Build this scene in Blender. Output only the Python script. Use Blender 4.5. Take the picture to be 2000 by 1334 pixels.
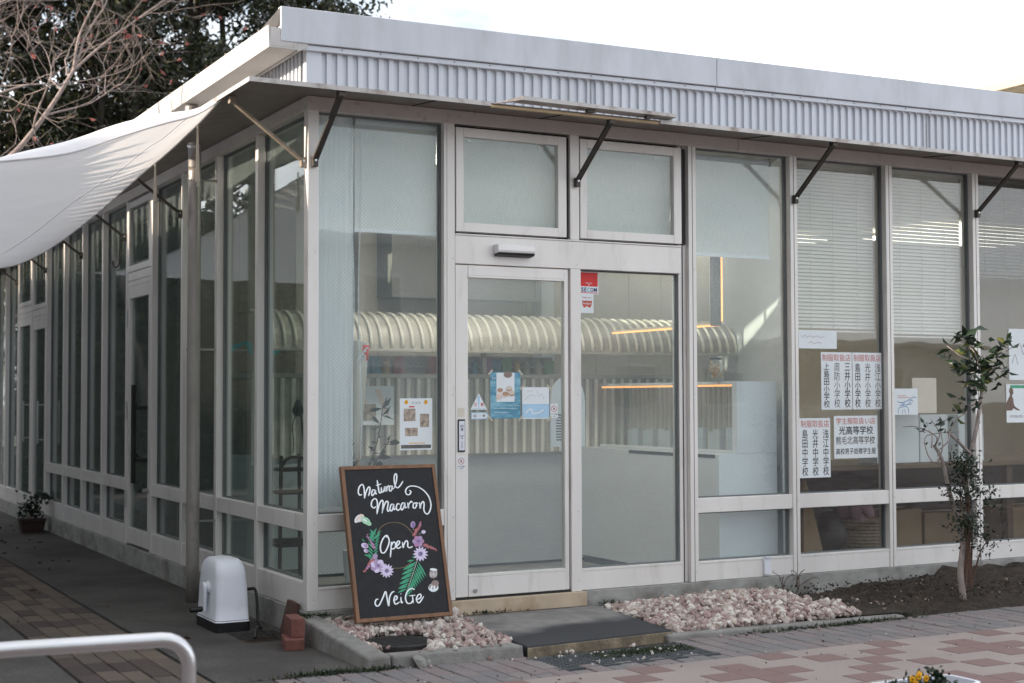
import bpy, bmesh, math, random
import numpy as np
from mathutils import Vector, Matrix, Quaternion
for _o in list(bpy.data.objects): bpy.data.objects.remove(_o)
scene = bpy.context.scene
COL = scene.collection
R = math.radians
rnd = random.Random(7)

# ------------------------------------------------------------------ camera
cam_d = bpy.data.cameras.new('camera')
cam = bpy.data.objects.new('camera', cam_d); COL.objects.link(cam)
rt = Vector((0.88154895, -0.47208269, -0.00306286))
up = Vector((-0.01561223, -0.03563672, 0.99924285))
fw = Vector((0.4718344, 0.88083367, 0.03878578))
CAM = Vector((-2.80222, -7.64693, 1.18027))
M = Matrix((rt, up, -fw)).transposed().to_4x4(); M.translation = CAM
cam.matrix_world = M
cam_d.sensor_width = 36; cam_d.lens = 2825.516 * 36 / 2000
cam_d.clip_start = .05; cam_d.clip_end = 2000
cam_d.dof.use_dof = True; cam_d.dof.focus_distance = 8.6; cam_d.dof.aperture_fstop = 3.2
scene.camera = cam

# ------------------------------------------------------------------ sky, sun, exposure
SUN_EL = R(13.6); SUN_AZ = R(3.0)          # azimuth measured from -x towards +y
to_sun = Vector((-math.cos(SUN_EL)*math.cos(SUN_AZ), math.cos(SUN_EL)*math.sin(SUN_AZ), math.sin(SUN_EL)))
w = bpy.data.worlds.new('World'); scene.world = w; w.use_nodes = True
nt = w.node_tree; nd = nt.nodes; lk = nt.links
bg = nd['Background']
sky = nd.new('ShaderNodeTexSky'); sky.sky_type = 'NISHITA'; sky.sun_disc = False
sky.sun_elevation = SUN_EL; sky.sun_rotation = math.atan2(to_sun.x, to_sun.y)
sky.air_density = 1.0; sky.dust_density = 2.5; sky.ozone_density = 1.0
# thin bright cloud veil over the whole sky
tc = nd.new('ShaderNodeTexCoord'); mp = nd.new('ShaderNodeMapping'); mp.inputs['Scale'].default_value = (1.6, 1.6, 4.5)
mp.inputs['Location'].default_value = (.9, 2.2, .3)
nz = nd.new('ShaderNodeTexNoise'); nz.inputs['Scale'].default_value = 1.7; nz.inputs['Detail'].default_value = 5
nz.inputs['Roughness'].default_value = .55
cr = nd.new('ShaderNodeValToRGB'); cr.color_ramp.elements[0].position = .33; cr.color_ramp.elements[1].position = .58
mx = nd.new('ShaderNodeMixRGB'); mx.inputs[2].default_value = (8.6, 8.75, 9.05, 1)
lk.new(tc.outputs['Generated'], mp.inputs['Vector']); lk.new(mp.outputs['Vector'], nz.inputs['Vector'])
lk.new(nz.outputs['Fac'], cr.inputs['Fac']); lk.new(cr.outputs['Color'], mx.inputs['Fac'])
lk.new(sky.outputs['Color'], mx.inputs[1]); lk.new(mx.outputs['Color'], bg.inputs['Color'])
bg.inputs['Strength'].default_value = .10
sd = bpy.data.lights.new('sun', 'SUN'); sd.energy = 3.2; sd.angle = R(.6); sd.color = (1, .83, .66)
sun = bpy.data.objects.new('sun', sd); COL.objects.link(sun); sun.location = (-20, 0, 12)
sun.rotation_euler = to_sun.to_track_quat('Z', 'Y').to_euler()
scene.view_settings.view_transform = 'Standard'; scene.view_settings.look = 'None'
scene.view_settings.exposure = 1.48; scene.view_settings.gamma = 1; scene.view_settings.use_curve_mapping = False
scene.cycles.transparent_max_bounces = 24; scene.cycles.max_bounces = 10; scene.cycles.glossy_bounces = 4
scene.cycles.transmission_bounces = 8; scene.cycles.use_denoising = True

# ------------------------------------------------------------------ materials
def lin(c):
    return tuple(x for x in c) + (1,)
def mat(name, base, rough=.6, metal=0, var=.12, nscale=6, bump=0, bscale=40, spec=.4, stretch=(1, 1, 1),
        dark=None, dscale=1.5, dpos=(.45, .7), rand=None, coord='Object', trans=0):
    m = bpy.data.materials.new(name); m.use_nodes = True
    n = m.node_tree.nodes; l = m.node_tree.links; b = n['Principled BSDF']
    b.inputs['Roughness'].default_value = rough; b.inputs['Metallic'].default_value = metal
    b.inputs['Specular IOR Level'].default_value = spec
    t = n.new('ShaderNodeTexCoord'); mpp = n.new('ShaderNodeMapping'); mpp.inputs['Scale'].default_value = stretch
    l.new(t.outputs[coord], mpp.inputs['Vector'])
    nz = n.new('ShaderNodeTexNoise'); nz.inputs['Scale'].default_value = nscale; nz.inputs['Detail'].default_value = 6
    l.new(mpp.outputs['Vector'], nz.inputs['Vector'])
    r = n.new('ShaderNodeValToRGB'); e = r.color_ramp.elements
    e[0].position = .3; e[1].position = .7
    e[0].color = lin([max(0, x*(1-var)) for x in base]); e[1].color = lin([min(1, x*(1+var)) for x in base])
    l.new(nz.outputs['Fac'], r.inputs['Fac']); out = r.outputs['Color']
    if rand:
        oi = n.new('ShaderNodeObjectInfo'); r2 = n.new('ShaderNodeValToRGB'); r2.color_ramp.interpolation = 'CONSTANT'
        el = r2.color_ramp.elements
        for i, c in enumerate(rand):
            if i < 2: el[i].position = i/len(rand); el[i].color = lin(c)
            else:
                x = el.new(i/len(rand)); x.color = lin(c)
        l.new(oi.outputs['Random'], r2.inputs['Fac'])
        mm = n.new('ShaderNodeMixRGB'); mm.blend_type = 'MULTIPLY'; mm.inputs['Fac'].default_value = 1
        e[0].color = (1-var,)*3+(1,); e[1].color = (1+var,)*3+(1,)
        l.new(out, mm.inputs[1]); l.new(r2.outputs['Color'], mm.inputs[2]); out = mm.outputs['Color']
    if dark:
        n2 = n.new('ShaderNodeTexNoise'); n2.inputs['Scale'].default_value = dscale; n2.inputs['Detail'].default_value = 8
        n2.inputs['Roughness'].default_value = .62
        l.new(mpp.outputs['Vector'], n2.inputs['Vector'])
        r3 = n.new('ShaderNodeValToRGB'); r3.color_ramp.elements[0].position = dpos[0]; r3.color_ramp.elements[1].position = dpos[1]
        l.new(n2.outputs['Fac'], r3.inputs['Fac'])
        mm = n.new('ShaderNodeMixRGB'); l.new(r3.outputs['Color'], mm.inputs['Fac']); l.new(out, mm.inputs[1])
        mm.inputs[2].default_value = lin(dark); out = mm.outputs['Color']
    l.new(out, b.inputs['Base Color'])
    if bump:
        n3 = n.new('ShaderNodeTexNoise'); n3.inputs['Scale'].default_value = bscale; n3.inputs['Detail'].default_value = 4
        l.new(mpp.outputs['Vector'], n3.inputs['Vector'])
        bp = n.new('ShaderNodeBump'); bp.inputs['Strength'].default_value = bump; bp.inputs['Distance'].default_value = .01
        l.new(n3.outputs['Fac'], bp.inputs['Height']); l.new(bp.outputs['Normal'], b.inputs['Normal'])
    if trans:
        tr = n.new('ShaderNodeBsdfTranslucent'); l.new(out, tr.inputs['Color'])
        ms = n.new('ShaderNodeMixShader'); ms.inputs['Fac'].default_value = trans
        l.new(b.outputs['BSDF'], ms.inputs[1]); l.new(tr.outputs['BSDF'], ms.inputs[2])
        l.new(ms.outputs['Shader'], n['Material Output'].inputs['Surface'])
    return m
def emit(name, c, s):
    m = bpy.data.materials.new(name); m.use_nodes = True
    b = m.node_tree.nodes['Principled BSDF']; b.inputs['Base Color'].default_value = lin(c)
    b.inputs['Emission Color'].default_value = lin(c); b.inputs['Emission Strength'].default_value = s
    return m
def glass(name, tint=(.9, .96, .95), haze=.03, lattice=0, ior=1.5, hcol=(.75, .82, .83), plane='xz'):
    m = bpy.data.materials.new(name); m.use_nodes = True
    n = m.node_tree.nodes; l = m.node_tree.links; n.remove(n['Principled BSDF'])
    tr = n.new('ShaderNodeBsdfTransparent'); tr.inputs['Color'].default_value = lin(tint)
    gl = n.new('ShaderNodeBsdfGlossy'); gl.inputs['Roughness'].default_value = .012
    fr = n.new('ShaderNodeFresnel')                     # thin sheet: same reflectance entering and leaving
    ge = n.new('ShaderNodeNewGeometry'); mr = n.new('ShaderNodeMapRange'); mr.inputs['To Min'].default_value = ior; mr.inputs['To Max'].default_value = 1/ior
    l.new(ge.outputs['Backfacing'], mr.inputs['Value']); l.new(mr.outputs['Result'], fr.inputs['IOR'])
    ms = n.new('ShaderNodeMixShader'); l.new(fr.outputs['Fac'], ms.inputs['Fac'])
    l.new(tr.outputs['BSDF'], ms.inputs[1]); l.new(gl.outputs['BSDF'], ms.inputs[2])
    df = n.new('ShaderNodeBsdfDiffuse'); df.inputs['Color'].default_value = lin(hcol)
    m2 = n.new('ShaderNodeMixShader'); m2.inputs['Fac'].default_value = haze
    l.new(ms.outputs['Shader'], m2.inputs[1]); l.new(df.outputs['BSDF'], m2.inputs[2])
    l.new(m2.outputs['Shader'], n['Material Output'].inputs['Surface'])
    t = n.new('ShaderNodeTexCoord')
    if lattice:
        fs = []
        for a in (45, -45):
            mp = n.new('ShaderNodeMapping'); mp.inputs['Rotation'].default_value = (0, R(a), 0)
            l.new(t.outputs['Object'], mp.inputs['Vector'])
            wv = n.new('ShaderNodeTexWave'); wv.bands_direction = 'X'; wv.inputs['Scale'].default_value = 19
            l.new(mp.outputs['Vector'], wv.inputs['Vector'])
            p = n.new('ShaderNodeMath'); p.operation = 'POWER'; p.inputs[1].default_value = 14
            l.new(wv.outputs['Fac'], p.inputs[0]); fs.append(p)
        mxm = n.new('ShaderNodeMath'); mxm.operation = 'MAXIMUM'
        l.new(fs[0].outputs[0], mxm.inputs[0]); l.new(fs[1].outputs[0], mxm.inputs[1])
        nz = n.new('ShaderNodeTexNoise'); nz.inputs['Scale'].default_value = 2.2; l.new(t.outputs['Object'], nz.inputs['Vector'])
        md = n.new('ShaderNodeMath'); md.operation = 'MULTIPLY_ADD'; md.inputs[1].default_value = lattice; md.inputs[2].default_value = haze
        l.new(mxm.outputs[0], md.inputs[0])
        md2 = n.new('ShaderNodeMath'); md2.operation = 'MULTIPLY_ADD'; md2.inputs[1].default_value = .03
        l.new(nz.outputs['Fac'], md2.inputs[0]); l.new(md.outputs[0], md2.inputs[2])
        l.new(md2.outputs[0], m2.inputs['Fac'])
    nb = n.new('ShaderNodeTexNoise'); nb.inputs['Scale'].default_value = 2.5; nb.inputs['Detail'].default_value = 1
    l.new(t.outputs['Object'], nb.inputs['Vector'])
    bp = n.new('ShaderNodeBump'); bp.inputs['Strength'].default_value = .06; bp.inputs['Distance'].default_value = .02
    l.new(nb.outputs['Fac'], bp.inputs['Height']); l.new(bp.outputs['Normal'], gl.inputs['Normal'])
    return m

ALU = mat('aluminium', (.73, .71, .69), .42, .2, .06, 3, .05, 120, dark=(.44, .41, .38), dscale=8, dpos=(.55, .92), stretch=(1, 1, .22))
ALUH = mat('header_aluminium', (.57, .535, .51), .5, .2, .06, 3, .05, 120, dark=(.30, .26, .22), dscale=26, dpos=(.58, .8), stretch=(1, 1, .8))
DARKGAP = mat('rubber_gasket', (.02, .02, .022), .7, 0, .1)
SEAL = mat('glazing_seal', (.13, .14, .145), .6, 0, .1)
CLAD = mat('painted_cladding', (.56, .595, .66), .45, .1, .04, 3, dark=(.42, .43, .46), dscale=5, dpos=(.52, .92), stretch=(1, 1, .12))
FASC = mat('painted_fascia', (.52, .55, .605), .5, .1, .05, 2, .03, 60, dark=(.36, .375, .40), dscale=3.2, dpos=(.45, .9), stretch=(1.6, 1, .5))
GUT = mat('gutter_paint', (.47, .465, .455), .5, .05, .06, 3, dark=(.30, .285, .26), dscale=4, dpos=(.5, .9))
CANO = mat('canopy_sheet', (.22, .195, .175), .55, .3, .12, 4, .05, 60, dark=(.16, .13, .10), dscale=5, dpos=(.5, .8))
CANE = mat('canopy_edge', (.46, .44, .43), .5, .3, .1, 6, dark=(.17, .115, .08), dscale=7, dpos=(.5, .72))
WOODT = mat('tan_timber', (.48, .36, .22), .6, 0, .2, 8, stretch=(.3, 3, 3))
STEELB = mat('bracket_steel', (.075, .068, .062), .5, .5, .25, 12, dark=(.13, .07, .04), dscale=14, dpos=(.55, .8))
STEELL = mat('bracket_steel_pale', (.28, .24, .19), .5, .3, .25, 12)
PIPE = mat('downpipe', (.33, .31, .295), .42, .45, .15, 9, .08, 60, dark=(.12, .1, .09), dscale=9, dpos=(.55, .75), stretch=(1, 1, .4))
CONC = mat('base_concrete', (.30, .30, .285), .85, 0, .14, 8, .3, 90, dark=(.13, .12, .105), dscale=3.2, dpos=(.48, .72), stretch=(1, 1, 1.6))
CONCL = mat('kerb_concrete', (.21, .205, .195), .9, 0, .2, 20, .5, 90, dark=(.09, .085, .07), dscale=5, dpos=(.5, .75))
SLAB = mat('step_slab', (.19, .182, .178), .85, 0, .16, 14, .25, 120, dark=(.12, .118, .118), dscale=3.0, dpos=(.45, .7))
SLABE = mat('slab_edge', (.20, .16, .11), .9, 0, .3, 14, .6, 60, dark=(.06, .055, .045), dscale=9, dpos=(.45, .7))
TANST = mat('threshold_stone', (.45, .365, .27), .7, 0, .1, 6, .1, 60, dark=(.26, .17, .10), dscale=4, dpos=(.5, .85))
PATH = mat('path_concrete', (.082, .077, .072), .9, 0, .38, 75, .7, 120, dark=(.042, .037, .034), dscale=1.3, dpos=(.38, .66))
EARTH = mat('bare_earth', (.032, .024, .018), .95, 0, .5, 22, 1, 40, dark=(.09, .075, .06), dscale=40, dpos=(.6, .68))
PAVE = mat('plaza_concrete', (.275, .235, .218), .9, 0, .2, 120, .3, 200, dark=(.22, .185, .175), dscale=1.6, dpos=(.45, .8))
REDT = mat('red_tile', (.18, .118, .112), .85, 0, .22, 120, .3, 200)
BRK = mat('grey_pink_paver', (.2, .17, .17), .85, 0, .14, 60, .4, 120, rand=[(.172, .152, .152), (.160, .150, .152), (.185, .165, .163), (.150, .142, .145), (.180, .150, .150)])
BRL = mat('brown_paver', (.1, .08, .07), .85, 0, .16, 60, .4, 120, rand=[(.105, .083, .065), (.05, .037, .034), (.085, .07, .058), (.06, .045, .04), (.115, .09, .068), (.095, .074, .062)])
JOINT = mat('joint_sand', (.03, .028, .026), .95, 0, .3, 80)
# the step slab carries a dark algae stain spreading back from its worn front edge
_n = SLAB.node_tree.nodes; _l = SLAB.node_tree.links; _b = _n['Principled BSDF']; _src = _b.inputs['Base Color'].links[0].from_socket
_tc = _n.new('ShaderNodeTexCoord'); _sx = _n.new('ShaderNodeSeparateXYZ'); _l.new(_tc.outputs['Object'], _sx.inputs[0])
_nz = _n.new('ShaderNodeTexNoise'); _nz.inputs['Scale'].default_value = 2.6; _nz.inputs['Detail'].default_value = 7; _l.new(_tc.outputs['Object'], _nz.inputs['Vector'])
_m1 = _n.new('ShaderNodeMath'); _m1.operation = 'MULTIPLY_ADD'; _m1.inputs[1].default_value = 1.1; _l.new(_nz.outputs['Fac'], _m1.inputs[0])
_m2 = _n.new('ShaderNodeMath'); _m2.operation = 'MULTIPLY_ADD'; _m2.inputs[1].default_value = -1.0; _m2.inputs[2].default_value = -.05; _l.new(_sx.outputs['Y'], _m2.inputs[0]); _l.new(_m2.outputs[0], _m1.inputs[2])
_cr = _n.new('ShaderNodeValToRGB'); _cr.color_ramp.elements[0].position = .42; _cr.color_ramp.elements[1].position = .72; _l.new(_m1.outputs[0], _cr.inputs['Fac'])
_mx = _n.new('ShaderNodeMixRGB'); _l.new(_cr.outputs['Color'], _mx.inputs['Fac']); _l.new(_src, _mx.inputs[1]); _mx.inputs[2].default_value = (.030, .032, .037, 1); _l.new(_mx.outputs['Color'], _b.inputs['Base Color'])
GLF = glass('wired_glass', (.958, .982, .980), .04, .06, 1.66, (.68, .80, .85))
GLC = glass('clear_glass', (.965, .977, .97), .006, 0, 1.54)
GLL = glass('side_glass', (.82, .885, .87), .085, 0, 1.8, (.36, .43, .43))  # diffuse haze stands in for milky reflections on the side panes
GLI = glass('cabinet_glass', (.95, .97, .97), .02, 0, 1.35)
BLIND = mat('roller_blind', (.78, .79, .75), .8, 0, .045, 46, 0, stretch=(1.6, 1, .35), trans=.25)
SLAT = mat('blind_slats', (.62, .62, .58), .45, 0, .06, 3)
SHEER = mat('sheer_curtain', (.82, .86, .88), .8, 0, .04, 12, stretch=(5, 1, .2), trans=.35)
BWALL = mat('cream_wall', (.64, .59, .50), .7, 0, .06, 3)
GWALL = mat('grey_wall', (.27, .26, .235), .7, 0, .08, 3)
DWALL = mat('dark_wall', (.10, .095, .085), .8, 0, .12, 3)
BRWALL = mat('brown_room_wall', (.30, .265, .22), .8, 0, .12, 2, dark=(.2, .17, .14), dscale=2)
IFLOOR = mat('shop_floor', (.27, .25, .22), .6, 0, .08, 8)
CEIL = mat('ceiling_board', (.5, .49, .46), .8, 0, .05)
COUNT = mat('counter_grey', (.50, .53, .54), .55, 0, .04, 3)
WHITE = mat('white_panel', (.76, .79, .81), .5, 0, .03, 3)
RIBC = mat('cream_corrugated', (.52, .485, .42), .4, 0, .1, 5, dark=(.38, .35, .29), dscale=3, dpos=(.5, .85))
RIBR = mat('cream_ridge', (.86, .82, .72), .35, 0, .05, 5)
PAPER = mat('white_paper', (.72, .77, .80), .7, 0, .03, 8)
PAPERC = mat('cream_paper', (.62, .58, .50), .7, 0, .05, 8)
INK = mat('black_ink', (.02, .02, .025), .6, 0, .1)
INKG = mat('faded_ink', (.13, .125, .12), .7, 0, .3, 20)
INKR = mat('red_ink', (.50, .10, .07), .6, 0, .2, 20)
INKB = mat('blue_ink', (.09, .25, .45), .6, 0, .1)
SKYB = mat('pale_blue_print', (.38, .58, .75), .6, 0, .08, 12)
REDP = mat('red_print', (.62, .03, .03), .5, 0, .05)
NAVY = mat('navy_print', (.03, .04, .16), .5, 0, .05)
TEALP = mat('teal_print', (.03, .42, .45), .5, 0, .05)
POSTB = mat('sea_blue_print', (.10, .30, .43), .55, 0, .3, 14, dark=(.35, .55, .62), dscale=14, dpos=(.45, .75), stretch=(.5, 1, 2))
WOODF = mat('board_frame_wood', (.175, .088, .046), .55, 0, .25, 9, .1, 60, stretch=(3, 3, .5))
CHALK = mat('chalkboard', (.012, .013, .016), .6, 0, .3, 30, spec=.3)
CHW = mat('white_marker', (.80, .84, .88), .6, 0, .04)
def flat(name, c, r=.6): return mat(name, c, r, 0, .12, 60)
P_PINKW = flat('cream_paint', (.70, .58, .52)); P_MINT = flat('mint_paint', (.35, .60, .42)); P_GREEN = flat('leaf_green_paint', (.05, .33, .19))
P_LILAC = flat('lilac_paint', (.38, .28, .45)); P_LILW = flat('pale_lilac_paint', (.62, .55, .74)); P_PURP = flat('purple_paint', (.20, .13, .34))
P_CORAL = flat('coral_paint', (.38, .13, .14)); P_GOLD = flat('gold_line_paint', (.33, .25, .13)); P_BROWN = flat('taupe_paint', (.26, .20, .18)); P_ROSE = flat('rose_paint', (.40, .20, .36))
PLASW = mat('white_plastic', (.70, .73, .80), .38, 0, .04, 3, .04, 90, dark=(.54, .54, .56), dscale=6, dpos=(.55, .95))
BLACKP = mat('black_plastic', (.012, .012, .013), .4, 0, .1)
REDBR = mat('red_brick', (.145, .058, .047), .85, 0, .2, 30, .4, 90)
BRTILE = mat('brown_tile', (.07, .035, .025), .7, 0, .2, 30)
IRON = mat('cast_iron', (.035, .034, .034), .7, .3, .3, 60, .5, 120)
GRATE = mat('grating_steel', (.10, .11, .12), .6, .4, .25, 30)
STAIN = mat('stainless_steel', (.50, .50, .51), .30, .95, .03, 3)
SAIL = mat('sail_cloth', (.83, .825, .84), .8, 0, .03, 2, .35, 3.2, trans=.33)
STRAP = mat('webbing', (.55, .51, .44), .8, 0, .06)
TERRA = mat('terracotta', (.038, .022, .018), .8, 0, .15, 8)
BARKD = mat('dark_bark', (.03, .025, .02), .9, 0, .3, 14)
BARKP = mat('pale_bark', (.24, .20, .19), .85, 0, .25, 18, .3, 60)
BARKS = mat('shrub_bark', (.27, .235, .22), .85, 0, .25, 24, .3, 60)
BARKR = mat('brown_shrub_bark', (.10, .055, .04), .85, 0, .25, 24)
LEAFD = mat('evergreen_leaf', (.022, .028, .014), .38, 0, .35, 3, trans=.12)
LEAFO = mat('olive_leaf', (.07, .072, .022), .4, 0, .3, 3, trans=.2)
LEAFS = mat('shrub_leaf', (.014, .030, .015), .32, 0, .3, 9, trans=.08)
LEAFY = mat('yellowing_leaf', (.07, .085, .02), .45, 0, .3, 9, trans=.2)
LEAFF = mat('fine_leaf', (.012, .024, .013), .5, 0, .3, 9, trans=.1)
LEAFR = mat('red_leaf', (.19, .055, .05), .5, 0, .3, 9, trans=.3)
LEAFB = mat('dead_leaf', (.055, .03, .02), .8, 0, .4, 30)
MOSS = mat('moss', (.035, .05, .018), .95, 0, .4, 30)
PET_Y = mat('yellow_petal', (.80, .42, .01), .5, 0, .12, 60, trans=.2)
PET_D = mat('dark_flower_eye', (.10, .02, .01), .6)
STONES = [mat('pink_stone', (.33, .26, .235), .8, 0, .15, 30, .3, 60), mat('white_stone', (.53, .49, .455), .8, 0, .1, 30, .3, 60),
          mat('rose_stone', (.30, .215, .20), .8, 0, .15, 30, .3, 60), mat('buff_stone', (.43, .37, .33), .8, 0, .12, 30, .3, 60)]
TUBE2 = emit('distant_lamp_diffuser', (1, .94, .80), 1.25)
LEDW = emit('warm_led', (1, .43, .13), .62)
ROOMFILL = emit('fill_diffuser', (1, .94, .84), 8.0)
CARD = mat('cardboard', (.25, .175, .10), .8, 0, .08, 5)
WICK = mat('wicker', (.20, .15, .09), .7, 0, .3, 40)
PINKC = mat('pink_cloth', (.34, .20, .25), .9, 0, .25, 8)
TABLE = mat('table_wood', (.12, .085, .05), .6, 0, .2, 8, stretch=(.4, 3, 3))
DWOOD = mat('dark_chair_wood', (.07, .038, .026), .55, 0, .2, 10)
PHOTO = mat('printed_photo', (.40, .34, .28), .6, 0, .3, 30, dark=(.14, .10, .085), dscale=38, dpos=(.5, .65), coord='Object')
GOODS = mat('goods_mix', (.3, .2, .2), .5, 0, .2, 8, rand=[(.75, .5, .2), (.5, .16, .12), (.2, .42, .55), (.7, .62, .5), (.55, .3, .5), (.3, .5, .25)])
BLDW = mat('pale_render', (.50, .49, .46), .8, 0, .08, 2, dark=(.36, .35, .33), dscale=1)
BLDS = mat('warm_roof_edge', (.40, .36, .29), .7, 0, .06, 3)
MOSSR = mat('weathered_soffit', (.34, .33, .27), .85, 0, .2, 8, dark=(.16, .13, .08), dscale=5)
ASPH = mat('far_ground', (.16, .15, .14), .95, 0, .15, 3)

# ------------------------------------------------------------------ mesh helpers
class MB:
    def __init__(s): s.v = []; s.f = []; s.m = []
    def add(s, vs, fs, mi=0):
        b = len(s.v); s.v += [tuple(v) for v in vs]; s.f += [tuple(b+i for i in f) for f in fs]; s.m += [mi]*len(fs); return s
    def box(s, x0, x1, y0, y1, z0, z1, mi=0):
        v = [(x0, y0, z0), (x1, y0, z0), (x1, y1, z0), (x0, y1, z0), (x0, y0, z1), (x1, y0, z1), (x1, y1, z1), (x0, y1, z1)]
        return s.add(v, [(0, 3, 2, 1), (4, 5, 6, 7), (0, 1, 5, 4), (1, 2, 6, 5), (2, 3, 7, 6), (3, 0, 4, 7)], mi)
    def hexa(s, b, t, mi=0):
        return s.add(list(b)+list(t), [(0, 3, 2, 1), (4, 5, 6, 7), (0, 1, 5, 4), (1, 2, 6, 5), (2, 3, 7, 6), (3, 0, 4, 7)], mi)
    def bar(s, a, b, wd, th, upv=(0, 0, 1), mi=0):
        a = Vector(a); b = Vector(b); d = (b-a).normalized(); sx = d.cross(Vector(upv))
        if sx.length < 1e-4: sx = d.cross(Vector((1, 0, 0)))
        sx.normalize(); sz = sx.cross(d); sx *= wd/2; sz *= th/2
        return s.hexa([a-sx-sz, a+sx-sz, b+sx-sz, b-sx-sz], [a-sx+sz, a+sx+sz, b+sx+sz, b-sx+sz], mi)
    def tube(s, pts, r, n=8, mi=0, cap=True):
        pts = [Vector(p) for p in pts]; k = len(pts)
        rs = r if isinstance(r, (list, tuple)) else [r]*k
        vs = []; fs = []; px = None
        for i, p in enumerate(pts):
            d = (pts[min(i+1, k-1)]-pts[max(i-1, 0)])
            d = d.normalized() if d.length > 1e-9 else Vector((0, 0, 1))
            if px is None: px = d.orthogonal().normalized()
            px = (px - d*px.dot(d)); px = px.normalized() if px.length > 1e-6 else d.orthogonal().normalized()
            py = d.cross(px)
            for j in range(n):
                a = 2*math.pi*j/n; vs.append(p+px*(rs[i]*math.cos(a))+py*(rs[i]*math.sin(a)))
        for i in range(k-1):
            for j in range(n):
                fs.append((i*n+j, i*n+(j+1) % n, (i+1)*n+(j+1) % n, (i+1)*n+j))
        if cap: fs.append(tuple(range(n))[::-1]); fs.append(tuple((k-1)*n+j for j in range(n)))
        return s.add(vs, fs, mi)
    def prism(s, poly, y0, y1, mi=0, axis='y'):
        n = len(poly)
        f = {'y': lambda p, q: (p[0], q, p[1]), 'x': lambda p, q: (q, p[0], p[1]), 'z': lambda p, q: (p[0], p[1], q)}[axis]
        vs = [f(p, y0) for p in poly]+[f(p, y1) for p in poly]
        fs = [tuple(range(n)), tuple(range(2*n-1, n-1, -1))]+[(i, n+i, n+(i+1) % n, (i+1) % n) for i in range(n)]
        return s.add(vs, fs, mi)
    def ico(s, c, r, seed=0, mi=0, sq=(1, 1, 1), jit=.25, rot=True):
        rr = random.Random(seed); t = (1+5**.5)/2
        vs = [(-1, t, 0), (1, t, 0), (-1, -t, 0), (1, -t, 0), (0, -1, t), (0, 1, t), (0, -1, -t), (0, 1, -t), (t, 0, -1), (t, 0, 1), (-t, 0, -1), (-t, 0, 1)]
        fs = [(0, 11, 5), (0, 5, 1), (0, 1, 7), (0, 7, 10), (0, 10, 11), (1, 5, 9), (5, 11, 4), (11, 10, 2), (10, 7, 6), (7, 1, 8), (3, 9, 4), (3, 4, 2), (3, 2, 6), (3, 6, 8), (3, 8, 9), (4, 9, 5), (2, 4, 11), (6, 2, 10), (8, 6, 7), (9, 8, 1)]
        q = Quaternion((rr.gauss(0, 1), rr.gauss(0, 1), rr.gauss(0, 1), rr.gauss(0, 1))) if rot else Quaternion()
        q.normalize()
        o = []
        for v in vs:
            p = Vector(v).normalized()*r*(1+rr.uniform(-jit, jit)); p = Vector((p.x*sq[0], p.y*sq[1], p.z*sq[2])); p.rotate(q); o.append(p+Vector(c))
        return s.add(o, fs, mi)
    def mesh(s, name, mats):
        me = bpy.data.meshes.new(name); me.from_pydata(s.v, [], s.f)
        for m in (mats if isinstance(mats, (list, tuple)) else [mats]): me.materials.append(m)
        if any(s.m): me.polygons.foreach_set('material_index', s.m)
        me.update(); return me
    def build(s, name, mats, parent=None, smooth=False, bev=0, fixn=False, loc=None, **kw):
        me = s.mesh(name, mats)
        if fixn or bev:
            b = bmesh.new(); b.from_mesh(me); bmesh.ops.recalc_face_normals(b, faces=b.faces); b.to_mesh(me); b.free()
        return link(name, me, parent, smooth, bev, loc, **kw)
def link(name, me, parent=None, smooth=False, bev=0, loc=None, **kw):
    o = bpy.data.objects.new(name, me); COL.objects.link(o)
    if parent: o.parent = parent
    if loc: o.location = loc
    if smooth:
        me.polygons.foreach_set('use_smooth', [True]*len(me.polygons))
    if bev:
        md = o.modifiers.new('bevel', 'BEVEL'); md.width = bev; md.segments = 2; md.limit_method = 'ANGLE'; md.angle_limit = R(40)
    return tag(o, **kw)
def tag(o, label=None, cat=None, group=None, kind=None):
    if label: o['label'] = label
    if cat: o['category'] = cat
    if group: o['group'] = group
    if kind: o['kind'] = kind
    return o
def thing(name, label, cat, loc=(0, 0, 0), rotz=0, group=None, kind=None):
    o = bpy.data.objects.new(name, None); COL.objects.link(o); o.location = loc; o.rotation_euler = (0, 0, rotz)
    o.empty_display_size = .1
    return tag(o, label, cat, group, kind)
def text_mesh(body, box, mt, name='lettering', parent=None, y=0, thick=.03, align='CENTER', stretch=True, line=1.0, plane='xz', xflip=False):
    """lettering laid flat in the x-z plane, fitted to box = (x0, x1, z0, z1)"""
    c = bpy.data.curves.new('text', 'FONT'); c.body = body; c.align_x = align; c.resolution_u = 2; c.offset = thick*.5; c.space_line = line
    o = bpy.data.objects.new('text', c); COL.objects.link(o)
    dg = bpy.context.evaluated_depsgraph_get(); me = bpy.data.meshes.new_from_object(o.evaluated_get(dg))
    bpy.data.objects.remove(o)
    n = len(me.vertices); co = np.empty(n*3); me.vertices.foreach_get('co', co); co = co.reshape(-1, 3)
    mn = co.min(0); mxx = co.max(0); sx = (box[1]-box[0])/(mxx[0]-mn[0]); sz = (box[3]-box[2])/(mxx[1]-mn[1])
    if not stretch: sx = sz = min(sx, sz)
    X = box[0]+(co[:, 0]-mn[0])*sx; Z = box[2]+(co[:, 1]-mn[1])*sz
    co = np.stack([X, np.full(n, y), Z], 1); me.vertices.foreach_set('co', co.ravel())
    me.materials.clear(); me.materials.append(mt); me.update()
    return link(name, me, parent)
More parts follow.
